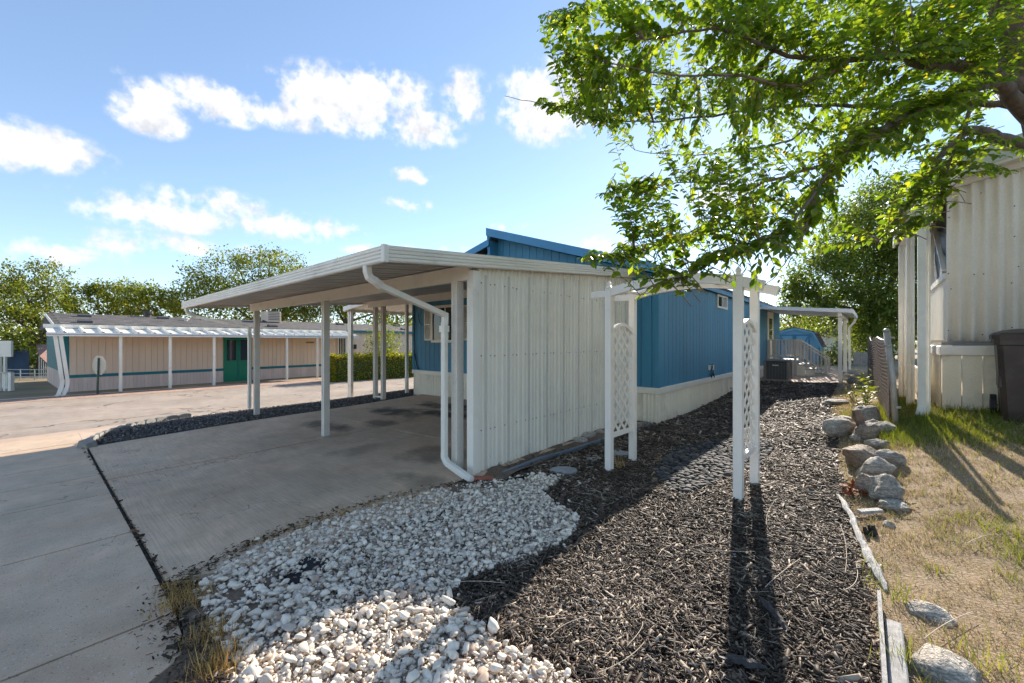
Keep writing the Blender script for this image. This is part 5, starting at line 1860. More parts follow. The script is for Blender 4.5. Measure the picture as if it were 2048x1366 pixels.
# ------------------------------------------------------------------ road sign seen from behind
def sign():
    p = at(195, 789)
    t = thing('road_sign', 'back of an octagonal road sign on a green steel post', 'road sign', p, R(40))
    MB().box(-.03, .03, -.02, .02, -.1, 1.35).part('post', M('sign_post_green', srgb(46, 66, 54), .5), t, bevel=.003, world=False)
    oct_ = [(u, v + 1.08) for u, v in ring_poly(8, .375, 0, 0, math.pi / 8)]
    o = MB().prism(oct_, lambda u, v, w: (u, w, v), .021, .026).part('plate', M('sign_back', srgb(196, 188, 172), .45, var=.08, metal=.3), t, world=False)
    bt = MB().tube([(0, -.028, 0), (0, -.018, 0)], .012, 6).mesh('bolt', mat_metal)
    for z in (.92, 1.25):
        link('bolt', bt, t, (0, 0, z))
    t.rotation_euler = (R(0), R(2.5), R(26))


sign()

# ------------------------------------------------------------------ scalloped edging by the gravel strip
mb = MB()
mb.prism([(-.11, 0), (.11, 0), (.11, .09), (.07, .115), (0, .125), (-.07, .115), (-.11, .09)], lambda u, v, w: (u, w, v), -.035, .035)
ME_BLOCK = mb.mesh('edging_block', mat_block)
blk = thing('edging_row', 'row of grey scalloped edging blocks curving round the gravel strip', 'edging', (-11.2, 1.05, H(-11.2, 1.05)))
path = [Vector((-9.95, .50)), Vector((-10.3, .56)), Vector((-10.75, .72)), Vector((-11.2, .96)), Vector((-11.65, 1.3)), Vector((-12.0, 1.75)), Vector((-12.12, 2.3))]
acc = []
for i in range(len(path) - 1):
    k = max(2, int((path[i + 1] - path[i]).length / .02))
    for j in range(k):
        acc.append(path[i].lerp(path[i + 1], j / k))
d_, last = 0, acc[0]
step_, k = .235, 0
run = 0
for i in range(1, len(acc)):
    run += (acc[i] - acc[i - 1]).length
    if run >= step_:
        run = 0
        p = acc[i]; q = acc[max(0, i - 8)]
        a = math.atan2(p.y - q.y, p.x - q.x)
        link('edging_block', ME_BLOCK, blk, Vector((p.x, p.y, H(p.x, p.y) + .02)) - blk.location, (random.uniform(-.08, .08), random.uniform(-.05, .05), a))
p = Vector((-9.93, .55)); 
cor = MB().prism([(-.13, 0), (.13, 0), (.10, .1), (-.06, .13)], lambda u, v, w: (u, w, v), -.07, .07).top('edging_corner_block', mat_block, 'tilted dark corner edging block at the driveway joint', 'edging block')
cor.location = (-9.86, .50, H(-9.86, .5) + .03); cor.rotation_euler = (.15, .1, .5)

# ------------------------------------------------------------------ rocks
def make_rock(seed, sx, sy, sz, angular=.5, lean=0.0, sub=ICO4, tri=ICO4T):
    V = sub.copy()
    r = np.random.default_rng(seed)
    for _ in range(9):
        d = r.normal(0, 1, 3); d /= np.linalg.norm(d)
        h = r.uniform(.62, .95) - angular * .18
        s = V @ d
        V = V - np.maximum(s - h, 0)[:, None] * d[None] * .92
    nv = np.array([mnoise.fractal(Vector(v * 1.6) + Vector((seed * 3.1, 0, 0)), 1.0, 2.0, 5) for v in V])
    V = V * (1 + .13 * nv[:, None])
    V = V / np.abs(V).max(0)
    V = V * np.array([sx, sy, sz])
    V[:, 0] += V[:, 2] * lean
    return V


mat_rk = {'pale': mat_rock('pale_rock', (.66, .58, .48), .5), 'brown': mat_rock('brown_rock', (.48, .37, .275), .45), 'grey': mat_rock('grey_rock', (.54, .48, .40), .42), 'white': mat_rock('white_rock', (.62, .55, .47), .55)}
ROCKS = [
    # px, base py, w px, h px, kind, angular, lean, label
    (1688, 880, 58, 44, 'pale', .2, 0, 'large rounded pale boulder at the mulch edge left of the splintered stake'),
    (1694, 850, 44, 16, 'pale', .4, 0, 'flat pale rock just behind the large rounded boulder'),
    (1745, 850, 48, 38, 'grey', .4, 0, 'grey domed rock behind the splintered stake near the fence post'),
    (1753, 866, 38, 26, 'grey', .3, 0, 'small grey rock tucked between two boulders below the fence post'),
    (1779, 869, 40, 29, 'grey', .5, .1, 'grey angular rock at the right end of the upper rock group'),
    (1746, 884, 44, 36, 'brown', .6, .2, 'brown slanting rock in front of the upper rock group'),
    (1724, 886, 28, 18, 'pale', .4, 0, 'small pale rock between the upper and lower rock groups'),
    (1763, 900, 34, 20, 'grey', .5, 0, 'low grey rock behind the big brown slanted boulder'),
    (1737, 948, 66, 66, 'brown', .8, -.25, 'biggest brown slanted boulder in the rock row'),
    (1707, 938, 20, 36, 'brown', .5, 0, 'narrow brown rock leaning on the left of the biggest boulder'),
    (1790, 940, 50, 38, 'grey', .7, .1, 'dark split grey rock on the lawn side of the rock row'),
    (1764, 966, 62, 50, 'pale', .4, .1, 'rounded pale boulder in front of the biggest brown boulder'),
    (1752, 1000, 48, 46, 'brown', .4, -.15, 'upright brown-grey rock left of the green-grey boulder'),
    (1788, 1010, 68, 56, 'grey', .6, .1, 'green-grey triangular boulder at the near end of the rock row'),
    (1806, 1026, 56, 20, 'grey', .4, 0, 'low half-buried grey rock nearest the lawn in the rock row'),
    (1781, 1058, 22, 14, 'white', .3, 0, 'small white cobble on the dry grass'),
    (1861, 1265, 64, 70, 'pale', .3, 0, 'flat pale stone set in the grass above the largest foreground stone'),
    (1880, 1385, 104, 100, 'pale', .3, 0, 'largest flat grey stone at the bottom right in the grass'),
    (1775, 800, 20, 12, 'grey', .4, 0, 'small rock at the foot of the slatted fence'),
    (1680, 812, 44, 14, 'grey', .5, 0, 'flat grey rock beyond the boulders beside the yellow weeds'),
    (1715, 770, 26, 16, 'grey', .5, 0, 'dark rock near the patio cover post'),
    (1182, 880, 30, 15, 'white', .4, 0, 'pale rock at the foot of the carport wall, right of the others'),
    (1160, 888, 30, 13, 'white', .4, 0, 'pale rock at the foot of the carport wall, left of the others'),
    (1200, 872, 20, 12, 'white', .4, 0, 'pale rock at the far end of the carport wall beside the arch'),
    (1100, 902, 14, 8, 'pale', .5, 0, 'small stone in the soil under the carport wall'),
]
for i, (px, py, w, h, k, ang, lean, lab) in enumerate(ROCKS):
    p = at(px, py - h * .10)
    dd = depth_of(p)
    flat = py > 1200
    sx = w * dd / FOC / 2 * 1.12
    sz = h * dd / FOC / 2 * (1.12 if not flat else .45)
    sy = sx * .82
    if flat:
        sy = sx * 1.15
        sz = .055 if py < 1300 else .07
        p = at(px, py - h * .42)
    V = make_rock(20 + i, sx, sy, sz, ang, lean)
    V = V @ np.array(Matrix.Rotation(YAW, 3, 'Z').transposed())
    me = tri_mesh('rock', V, ICO4T, mat_rk[k], smooth=True)
    # sits a little sunk, and back from its near foot
    back = sy * .6 if not flat else 0
    o = link('rock', me, None, (p.x + CF[0] * back, p.y + CF[1] * back, p.z + sz * (.62 if not flat else .25)), (0, 0, 0))
    tag(o, lab, 'rock', 'rocks along the yard')


def stick(name, pts_, r, mat, label, cat, n=7, rough=.25, group=None):
    """old timber: an uneven swept bar"""
    mb = MB()
    pth, rad = [], []
    P3 = [Vector(p) for p in pts_]
    for i in range(len(P3) - 1):
        for j in range(6):
            f = j / 6
            pth.append(P3[i].lerp(P3[i + 1], f) + Vector((random.uniform(-1, 1), random.uniform(-1, 1), random.uniform(-.5, .5))) * r * rough)
    pth.append(P3[-1])
    m = len(pth)
    for i in range(m):
        e = min(1, .35 + 4 * min(i, m - 1 - i) / m)
        rad.append(r * e * random.uniform(1 - rough * .5, 1 + rough * .5))
    mb.tube(pth, rad, n)
    return mb.top(name, mat, label, cat, group, smooth=False)


def gp(px, py, up=.03):
    p = at(px, py)
    return Vector((p.x, p.y, p.z + up))


stick('weathered_log', [gp(1677, 998, .04), gp(1703, 1045, .045), gp(1722, 1095, .05), gp(1742, 1148, .03)], .022, mat_wood, 'long silver weathered log edging the mulch', 'log', 7, .3)
stick('weathered_log', [gp(1716, 1080, .03), gp(1740, 1125, .04), gp(1772, 1188, .02)], .024, mat_wood, 'shorter silver weathered log beside the dark stump', 'log', 7, .3)
b0, b1 = gp(1787, 1262, .03), gp(1800, 1420, .03)
MB().bar(b0, b1, .065, .05).top('timber_board', mat_wood, 'flat grey weathered timber at the bottom of the mulch edge', 'timber', bevel=.006)
b0, b1 = gp(1758, 1215, .05), gp(1771, 1420, .05)
MB().bar(b0, b1, .016, .09).top('edging_strip', mat_wood, 'thin upright edging strip beside the flat timber', 'edging')
# splintered stake among the boulders
p = gp(1722, 872, 0)
MB().sweep([p + Vector((.03, 0, -.02)), p + Vector((.0, .0, .14)), p + Vector((-.05, .02, .33))], [(-.05, -.04), (.02, -.05), (.05, .01), (.0, .05)], (0, 1, 0)).top('splintered_stake', mat_wooddark, 'splintered brown stake sticking up among the boulders', 'stake')
# stump with a small plank
p = gp(1742, 1072, 0)
mb = MB()
for k in range(5):
    a = k * 1.256
    q = p + Vector((math.cos(a) * .025, math.sin(a) * .025, 0))
    mb.bar(q, q + Vector((random.uniform(-.03, .03), random.uniform(-.02, .02), .05 + .03 * random.random())), .03, .03, w1=.018, h1=.012)
mb.top('rotten_stump', M('charred_wood', (.03, .026, .023), .85, var=.4, scale=20), 'small dark rotten stump at the mulch edge', 'stump')
p = gp(1738, 1034, .03)
MB().bar(p + Vector((-.06, -.045, .01)), p + Vector((.07, .06, .025)), .05, .022).top('wood_offcut', mat_wood, 'small pale wooden offcut lying on the dry grass', 'wood')
for (pa, pb, lab) in (((1520, 1205), (1575, 1275), 'thick dark bark piece lying in the post shadow'), ((1440, 1330), (1530, 1350), 'long dark bark piece at the bottom of the mulch')):
    stick('bark_piece', [gp(*pa, .03), gp((pa[0] + pb[0]) / 2, (pa[1] + pb[1]) / 2, .035), gp(*pb, .03)], .022, M('dark_bark', (.035, .03, .027), .6, var=.4, scale=20), lab, 'bark', 6, .3)
# thin pale twigs on the mulch
mat_paletwig = M('pale_twig', srgb(190, 172, 148), .7, var=.2, scale=20)
TW = [((1650, 1135), (1690, 1170), (1712, 1160)), ((1680, 1060), (1700, 1110), (1690, 1160)), ((1255, 1310), (1290, 1275), (1285, 1260)), ((1195, 1366), (1260, 1345), (1290, 1300)), ((1850, 1295), (1890, 1262), (1945, 1240)), ((1935, 1100), (1960, 1085), (1985, 1082)), ((1590, 1150), (1620, 1155), (1660, 1185)), ((1100, 1290), (1130, 1260), (1175, 1250)), ((1000, 985), (1040, 972), (1090, 975)), ((905, 1180), (950, 1175), (1010, 1180)), ((1530, 1190), (1555, 1165), (1600, 1130)), ((1690, 1195), (1725, 1185), (1712, 1140)), ((1380, 1110), (1440, 1118), (1510, 1115)), ((1550, 1010), (1530, 1040), (1533, 1060))]
tw_labs = ['curled pale twig on the mulch by the silver log', 'long thin pale twig beside the silver log', 'short bent twig in the front mulch', 'long curving twig at the bottom of the mulch', 'pale twig on the grass above the largest stone', 'thin pale twig far up the dry grass', 'pale straight twig in the lower mulch', 'thin twig near the white gravel tip', 'pale twig below the carport wall', 'twig on the edge of the white gravel', 'twig across the arch shadow', 'forked pale twig at the mulch edge', 'long pale straw across the mulch', 'thin straw below the right arch post']
for (a, b, c), lab in zip(TW, tw_labs):
    pa, pb, pc = gp(*a, .045), gp(*b, .05), gp(*c, .042)
    pth = [pa * (1 - t) ** 2 + pb * 2 * t * (1 - t) + pc * t * t for t in np.linspace(0, 1, 9)]
    MB().tube(pth, .0019, 5).top('twig', mat_paletwig, lab, 'twig', 'pale twigs lying about')

# flagstones, bricks, mulch edging
def slabstone(name, px, py, wpx, hm, label, mat, rz=0, th=.03, cat='flagstone', tilt=0):
    p = at(px, py)
    w = wpx * depth_of(p) / FOC / 2
    poly = []
    for k in range(9):
        a = 2 * math.pi * k / 9
        r = random.uniform(.8, 1.05)
        poly.append((w * r * math.cos(a), hm * r * math.sin(a)))
    c, s_ = math.cos(rz), math.sin(rz)
    o = MB().prism([(u * c - v * s_, u * s_ + v * c) for u, v in poly], lambda u, v, w_: (u, v, w_ + u * tilt), 0, th).top(name, mat, label, cat, bevel=.005)
    o.location = (p.x, p.y, p.z + .02)
    return o


slabstone('flagstone', 1128, 948, 62, .13, 'grey pointed flagstone at the tip of the white gravel', mat_flag, .5, .035)
slabstone('flagstone', 1185, 925, 28, .06, 'small grey flagstone between carport wall and left arch post', mat_flag, .3, .03)
slabstone('flagstone', 1237, 912, 44, .12, 'grey flagstone behind the left arch post', mat_flag, .6, .03)
slabstone('flagstone', 1275, 858, 46, .10, 'brown-grey stone at the corner of the house skirting', mat_rk['brown'], .6, .07, 'stone', .1)
p = at(968, 966)
for k, (dx, dy, r_, lab) in enumerate(((0, 0, .7, 'red brick under the downspout outlet'),)):
    o = MB().box(-.10, .10, -.05, .05, 0, .045).top('brick', mat_brick, lab, 'brick', bevel=.005)
    o.location = (p.x + dx, p.y + dy, p.z + .02); o.rotation_euler = (0, 0, r_)
es = [at(1005, 955), at(1080, 925), at(1140, 908), at(1205, 886), at(1260, 868), at(1302, 853)]
mb = MB()
mb.sweep([e + Vector((0, 0, .03)) for e in es], [(-.02, -.05), (.02, -.05), (.02, .035), (-.02, .035)], (0, 0, 1))
mb.top('lawn_edging', mat_edge, 'blue-grey edging strip between carport soil and mulch', 'edging')
MB().sweep([at(1060, 958) + Vector((0, 0, .02)), at(1000, 972) + Vector((0, 0, .03)), at(962, 978) + Vector((0, 0, .02))], [(-.006, -.03), (.006, -.03), (.006, .03), (-.006, .03)], (0, 0, 1)).top('edging_strip', mat_black, 'short black edging strip beside the red brick', 'edging')
# sprinkler stake by the skirting
p = at(1474, 796)
MB().tube([p, p + Vector((-.10, .02, .22))], .016, 6).tube([p + Vector((-.10, .02, .22)), p + Vector((-.16, 0, .24))], .026, 6).top('sprinkler_stake', mat_metal, 'tilted garden sprinkler stake next to the house skirting', 'sprinkler')

# ------------------------------------------------------------------ far left corner
def porch_left():
    p = at(5, 782)
    t = thing('white_porch', 'white panelled porch with railing at the far left edge', 'porch', p)
    # panel and rails run towards the left, away from the road
    ux, uy = -CR[0], -CR[1]
    P = lambda a, z, o=0: p + Vector((ux * a + CF[0] * o, uy * a + CF[1] * o, z))
    MB().prism([(-.33, 1.35), (3, 1.35), (3, 1.98), (-.33, 1.98)], lambda u, v, w: tuple(P(u, v, w)), 0, .08).part('awning_panel', mat_white, t)
    for z in (1.5, 1.66, 1.82):
        MB().prism([(-.28, z), (2.9, z), (2.9, z + .03), (-.28, z + .03)], lambda u, v, w: tuple(P(u, v, w)), -.012, -.001).part('panel_bead', mat_white, t)
    for a in (-.1, .1, 1.2):
        MB().prism([(a, 0), (a + .07, 0), (a + .07, 1.35), (a, 1.35)], lambda u, v, w: tuple(P(u, v, w)), 0, .07).part('post', mat_white, t)
    MB().prism([(-.35, .68), (3, .62), (3, .7), (-.35, .76)], lambda u, v, w: tuple(P(u, v, w)), -.02, .08).part('handrail', mat_deckgrey, t)
    for k in range(12):
        a = -.3 + k * .14
        MB().prism([(a, .1), (a + .04, .1), (a + .04, .68), (a, .68)], lambda u, v, w: tuple(P(u, v, w)), 0, .04).part('baluster', mat_white, t)
    MB().prism([(-.36, -.05), (-.24, -.05), (-.24, .72), (-.36, .72)], lambda u, v, w: tuple(P(u, v, w)), -.03, .09).part('newel_post', mat_white, t)
    MB().prism([(-.3, -.1), (3, -.1), (3, .12), (-.3, .12)], lambda u, v, w: tuple(P(u, v, w)), .1, .16).part('skirt_panel', mat_white, t)


porch_left()
base = pt(15, 770, 23); end = pt(58, 770, 23)
t = thing('picket_fence', 'navy blue wooden fence between the far left porch and the tree', 'fence', (base.x, base.y, H(base.x, base.y)))
nn = 12
for k in range(nn):
    q = base.lerp(end, (k + .5) / nn)
    zt = 1.45 + .08 * math.sin(k * 1.7)
    MB().bar((q.x, q.y, H(q.x, q.y)), (q.x, q.y, H(q.x, q.y) + zt), .095, .02, up=(CF[0], CF[1], 0)).part('picket', mat_navy, t)
MB().bar((base.x, base.y + .03, .3), (end.x, end.y + .03, .3), .04, .08).part('fence_rail', mat_navy, t)
base, end = pt(12, 775, 21), pt(98, 775, 21)
t = thing('pipe_railing', 'low grey pipe railing beside the tree trunk at far left', 'railing', (base.x, base.y, H(base.x, base.y)))
for z in (.32, .52, .16):
    MB().tube([(base.x, base.y, H(base.x, base.y) + z), (end.x, end.y, H(end.x, end.y) + z)], .022, 6).part('rail', mat_steelrail, t)
for k in range(4):
    q = base.lerp(end, k / 3)
    MB().tube([(q.x, q.y, H(q.x, q.y)), (q.x, q.y, H(q.x, q.y) + .55)], .025, 6).part('post', mat_steelrail, t)
base, end = pt(78, 770, 22), pt(100, 770, 22)
t = thing('metal_trellis', 'grey upright bar trellis right of the far left tree', 'trellis', (base.x, base.y, H(base.x, base.y)))
for k in range(6):
    q = base.lerp(end, k / 5)
    MB().tube([(q.x, q.y, H(q.x, q.y)), (q.x, q.y, H(q.x, q.y) + 1.6)], .018, 6).part('bar', mat_steelrail, t)
for z in (.1, 1.3):
    MB().tube([(base.x, base.y, H(base.x, base.y) + z), (end.x, end.y, H(end.x, end.y) + z)], .018, 6).part('rail', mat_steelrail, t)

# far house seen between patio posts
def far_house():
    Y = 40.0
    a = on_Y(1652, 690, Y); b = on_Y(1690, 690, Y)
    zg = .4
    t = thing('far_house', 'small pale house far behind the garden shed', 'house', (a.x, Y, zg))
    MB().box(a.x - 1, b.x + 3, Y, Y + 6, zg, 2.0).part('wall', mat_trimw, t)
    MB().prism([(a.x - 1.4, 1.95), (b.x + 3.4, 1.95), (b.x + 1, 2.9), (a.x + 1, 2.9)], lambda u, v, w: (u, w, v), Y - .4, Y + 6.4).part('roof', mat_shingle, t)
    MB().box(a.x + .6, a.x + 1.6, Y - .02, Y - .001, 1.1, 1.7).part('window', mat_glass, t)


far_house()
# low wall of planters by the far rocks
p = pt(1723, 727, 18.0)
t = thing('concrete_planter', 'grey concrete block planter behind the patio posts', 'planter', (p.x, p.y, H(p.x, p.y)))
for k in range(2):
    MB().box(-.27 + k * .275, -.27 + k * .275 + .265, -.12, .12, -.05, .55).part('block', mat_block, t, bevel=.01, world=False)

# ------------------------------------------------------------------ leaves
# an elm leaf: folded along the midrib, curved at the tip; x along, y across
LEAF = np.array([(0, 0, 0), (.28, .21, .05), (.28, -.21, .05), (.30, 0, -.01), (.62, .22, .02), (.62, -.22, .02), (.64, 0, -.05), (.86, .10, -.07), (.86, -.10, -.07), (1.0, 0, -.16)])
LEAFT = np.array([(0, 3, 1), (0, 2, 3), (1, 3, 6), (1, 6, 4), (3, 2, 5), (3, 5, 6), (4, 6, 7), (6, 9, 7), (5, 8, 6), (6, 8, 9)])
# cheap leaf for distant crowns
LEAF2 = np.array([(0, 0, 0), (.45, .3, .08), (.45, -.3, .08), (1, 0, -.08)])
LEAF2T = np.array([(0, 2, 1), (1, 2, 3)])

mat_leaf = M_ramp('elm_leaf', [(0, (.065, .12, .020)), (.4, (.11, .185, .026)), (.75, (.17, .25, .036)), (.95, (.24, .30, .045)), (1, (.32, .29, .05))], .36, .45, trans=.63)
mat_leaf_o = M_ramp('elm_leaf_single', [(0, (.065, .12, .020)), (.4, (.11, .185, .026)), (.75, (.17, .25, .036)), (.95, (.24, .30, .045)), (1, (.32, .29, .05))], .36, .45, trans=.63, objrand=True)
mat_leaf_far = M_ramp('far_leaf', [(0, (.075, .105, .022)), (.5, (.13, .165, .03)), (.9, (.19, .215, .04)), (1, (.25, .24, .05))], .5, .4, trans=.5)
mat_leaf_dark = M_ramp('dark_leaf', [(0, (.065, .10, .024)), (.5, (.11, .16, .034)), (.9, (.16, .21, .042)), (1, (.21, .24, .05))], .5, .4, trans=.5)
mat_hedge = M_ramp('hedge_leaf', [(0, (.11, .15, .018)), (.5, (.22, .25, .024)), (.8, (.36, .34, .03)), (.94, (.44, .34, .03)), (1, (.46, .18, .03))], .5, .4, trans=.5)


def frames(D, U):
    """rotation matrices with x along D and z near U"""
    D = D / np.linalg.norm(D, axis=1, keepdims=True)
    Yv = np.cross(U, D)
    nn = np.linalg.norm(Yv, axis=1, keepdims=True)
    Yv = np.where(nn > 1e-4, Yv / np.maximum(nn, 1e-4), np.array([[0, 1, 0]]))
    Z = np.cross(D, Yv)
    return np.stack([D, Yv, Z], 2)


def near_tree():
    base = Vector((1.62, 6.55, H(1.62, 6.55) - .05))
    t = thing('elm_tree', 'leafy green tree reaching over the yard from the right', 'tree', base)
    trunk_path = [base, base + Vector((-.02, 0, .8)), base + Vector((-.05, -.05, 1.6)), pt(2085, 260, 4.6), pt(2042, 120, 4.5), pt(2000, 0, 4.5), pt(1960, -180, 4.6), pt(1930, -380, 4.8)]
    MB().tube(trunk_path, [.22, .18, .16, .14, .125, .11, .09, .05], 12).part('trunk', mat_bark, t, smooth=True)
    # limbs: (px, py, distance, radius)
    LIMBS = [
        [(2085, 260, 4.6, .12), (2020, 190, 4.4, .10), (1992, 154, 4.2, .085), (1946, 136, 4.0, .075), (1890, 132, 3.8, .06), (1838, 129, 3.6, .05), (1800, 112, 3.5, .04), (1700, 120, 3.4, .03), (1580, 110, 3.3, .022), (1430, 60, 3.2, .014), (1290, 80, 3.1, .008)],
        [(2060, 180, 4.5, .10), (1985, 120, 4.6, .085), (1935, 80, 4.6, .07), (1860, 45, 4.7, .055), (1760, 20, 4.8, .045), (1620, -20, 4.8, .035), (1450, -30, 4.8, .025), (1290, -10, 4.7, .015), (1160, 30, 4.6, .008)],
        [(2100, 300, 4.7, .09), (2048, 290, 4.3, .08), (1985, 268, 4.0, .065), (1940, 262, 3.9, .05), (1890, 300, 3.8, .035), (1850, 360, 3.7, .025), (1800, 430, 3.6, .015), (1750, 490, 3.6, .008)],
        [(2095, 280, 4.8, .08), (2038, 215, 4.9, .06), (1940, 208, 4.9, .05), (1838, 206, 4.9, .042), (1740, 212, 4.9, .034), (1654, 212, 4.8, .028), (1540, 215, 4.6, .02), (1400, 235, 4.3, .014), (1250, 245, 4.0, .009), (1110, 215, 3.8, .005), (1010, 192, 3.7, .003)],
        [(1992, 165, 4.2, .06), (1930, 180, 3.9, .048), (1863, 209, 3.6, .042), (1777, 252, 3.4, .036), (1715, 280, 3.3, .03), (1669, 332, 3.2, .024), (1635, 380, 3.1, .018), (1600, 425, 3.0, .014), (1560, 470, 2.9, .010), (1480, 500, 2.8, .007), (1380, 545, 2.7, .005), (1280, 590, 2.65, .003)],
        [(1777, 252, 3.4, .03), (1700, 300, 3.6, .026), (1629, 335, 3.7, .022), (1531, 363, 3.8, .018), (1500, 378, 3.8, .013), (1420, 365, 3.8, .009), (1310, 370, 3.7, .006), (1200, 390, 3.6, .003)],
        [(1500, 378, 3.8, .012), (1450, 430, 3.6, .009), (1380, 465, 3.4, .007), (1290, 500, 3.2, .005), (1180, 515, 3.0, .003)],
        [(1620, -20, 4.8, .03), (1500, 60, 4.9, .022), (1400, 150, 5.0, .016), (1300, 170, 5.0, .010), (1180, 130, 4.9, .005)],
        [(1700, 120, 3.4, .028), (1600, 170, 3.2, .02), (1480, 150, 3.1, .014), (1330, 150, 3.0, .009), (1200, 120, 3.0, .005)],
        [(1654, 212, 4.8, .024), (1580, 280, 5.0, .018), (1480, 300, 5.0, .013), (1370, 310, 4.9, .008), (1270, 300, 4.8, .004)],
        [(1960, -180, 4.6, .09), (1850, -300, 4.2, .06), (1650, -380, 3.8, .04), (1400, -400, 3.4, .02)],
        [(2000, 0, 4.5, .09), (2150, -150, 4.9, .06), (2350, -250, 5.4, .03)],
        [(2085, 260, 4.6, .09), (2250, 150, 5.0, .06), (2500, 80, 5.6, .03)],
        [(1950, 190, 4.0, .03), (1900, 330, 3.7, .014), (1860, 430, 3.5, .008), (1760, 480, 3.3, .004)],
        [(1635, 380, 3.1, .014), (1610, 460, 3.1, .010), (1570, 530, 3.1, .006), (1530, 570, 3.1, .004)],
    ]
    samples = []
    for L_ in LIMBS:
        pts_ = [pt(a, b, c) for a, b, c, r in L_]
        rad = [r * .72 for *_, r in L_]
        fine, fr = [], []
        for i in range(len(pts_) - 1):
            p0 = pts_[max(i - 1, 0)]; p1 = pts_[i]; p2 = pts_[i + 1]; p3 = pts_[min(i + 2, len(pts_) - 1)]
            for j in range(5):
                u = j / 5
                q = .5 * ((2 * p1) + (p2 - p0) * u + (2 * p0 - 5 * p1 + 4 * p2 - p3) * u * u + (3 * p1 - p0 - 3 * p2 + p3) * u ** 3)
                q += Vector((random.uniform(-1, 1), random.uniform(-1, 1), random.uniform(-1, 1))) * .012
                fine.append(q); fr.append(rad[i] + (rad[i + 1] - rad[i]) * u)
        fine.append(pts_[-1]); fr.append(rad[-1])
        MB().tube(fine, fr, 8 if rad[0] > .03 else 6).part('limb', mat_bark if rad[0] > .035 else mat_twig, t, smooth=True)
        for q, r in zip(fine, fr):
            samples.append((q, r))
    SP = np.array([s[0][:] for s in samples])
    # where twig ends lie, as seen from the yard, and how far off
    zones = [
        # polygon in photo coordinates, count, near, far
        ([(1060, 40), (1130, 0), (1300, -60), (1500, -60), (1500, 330), (1380, 360), (1280, 300), (1200, 270), (1130, 210), (1190, 150), (1090, 110)], 340, 2.9, 4.8),
        ([(1450, -80), (2120, -80), (2120, 60), (1960, 230), (1830, 330), (1700, 330), (1560, 350), (1450, 300)], 820, 2.9, 5.4),
        ([(1660, 160), (1960, 160), (1990, 250), (1900, 350), (1850, 420), (1760, 420), (1690, 360)], 100, 3.0, 5.0),
        ([(1200, 395), (1260, 350), (1480, 320), (1580, 400), (1600, 510), (1560, 530), (1480, 530), (1300, 535), (1180, 510), (1280, 450)], 165, 2.6, 4.0),
        ([(1170, 540), (1300, 520), (1500, 480), (1640, 440), (1600, 540), (1540, 590), (1420, 560), (1260, 600)], 30, 2.5, 3.1),
        ([(1640, 300), (1700, 320), (1690, 480), (1600, 520), (1570, 430)], 42, 2.9, 3.8),
        ([(1800, 380), (1900, 330), (1880, 440), (1760, 500), (1740, 470)], 50, 3.3, 3.9),
        ([(1960, 300), (2060, 270), (2060, 370), (2010, 360)], 10, 3.0, 3.6),
        ([(1010, 188), (1120, 190), (1250, 230), (1250, 285), (1130, 240)], 40, 3.4, 4.0),
        ([(1055, 40), (1110, 20), (1180, 60), (1200, 130), (1120, 110), (1090, 60)], 34, 3.4, 4.6),
        ([(1190, 385), (1260, 365), (1300, 420), (1230, 440)], 22, 3.0, 3.8),
        ([(1145, 515), (1220, 505), (1290, 520), (1200, 545)], 16, 2.7, 3.1),
        ([(1300, -700), (2300, -700), (2300, -60), (1300, -60)], 170, 3.2, 6.2),
        ([(2060, -300), (2700, -300), (2700, 250), (2060, 250)], 130, 3.4, 7.0),
    ]
    LP, LD, LU, LS = [], [], [], []
    tw = MB()
    single = []
    for poly, cnt, dn, df in zones:
        q = sample_poly(poly, cnt)
        for px, py in q:
            dd = random.uniform(dn, df)
            if (px - 1447) ** 2 + (py - 228) ** 2 < 18 ** 2:
                continue
            tip = pt(px, py, dd)
            # start from a limb on the inner side (towards the trunk)
            d = np.linalg.norm(SP - np.array(tip), axis=1)
            inner = (SP - np.array(tip)) @ np.array((CR[0], CR[1], .35))
            score = d + np.where(inner < .05, 1.2, 0)
            k = int(np.argmin(score))
            root = Vector(SP[k])
            v = tip - root
            if v.length > 1.0:
                root2 = tip - v.normalized() * random.uniform(.6, .9) + Vector((0, 0, random.uniform(0, .12)))
                if random.random() < .5:
                    mid = (root + root2) / 2 + Vector((0, 0, .08))
                    tw.tube([root, mid, root2], [.007, .0055, .004], 4, caps=False)
                root = root2
            v = tip - root
            if v.length < .25:
                root = tip - (v.normalized() if v.length > .01 else Vector((-CR[0], -CR[1], 0))) * .35
            sag = Vector((0, 0, random.uniform(.02, .10)))
            mid = (root + tip) / 2 + sag + Vector((random.uniform(-.05, .05), random.uniform(-.05, .05), 0))
            pth = [root * (1 - u) ** 2 + mid * 2 * u * (1 - u) + tip * u * u for u in np.linspace(0, 1, 7)]
            tw.tube(pth, [.0036, .0032, .0028, .0024, .002, .0014, .0008], 4, caps=False)
            Lt = sum((pth[i + 1] - pth[i]).length for i in range(6))
            n = int(Lt / .026)
            side0 = random.random() < .5
            for i in range(n + 1):
                u = (i + .5) / (n + 1)
                if u < .12: continue
                p = root * (1 - u) ** 2 + mid * 2 * u * (1 - u) + tip * u * u
                dr = ((mid - root) * (1 - u) + (tip - mid) * u).normalized()
                sd = dr.cross(Vector((0, 0, 1)))
                if sd.length < .1: sd = Vector((1, 0, 0))
                sd.normalize()
                s_ = 1 if (i % 2 == 0) ^ side0 else -1
                ld = dr * random.uniform(.35, .8) + sd * s_ * random.uniform(.4, .9) + Vector((0, 0, random.uniform(-.75, .05)))
                up = Vector((random.uniform(-.5, .5), random.uniform(-.5, .5), 1))
                LP.append(p[:]); LD.append(ld[:]); LU.append(up[:])
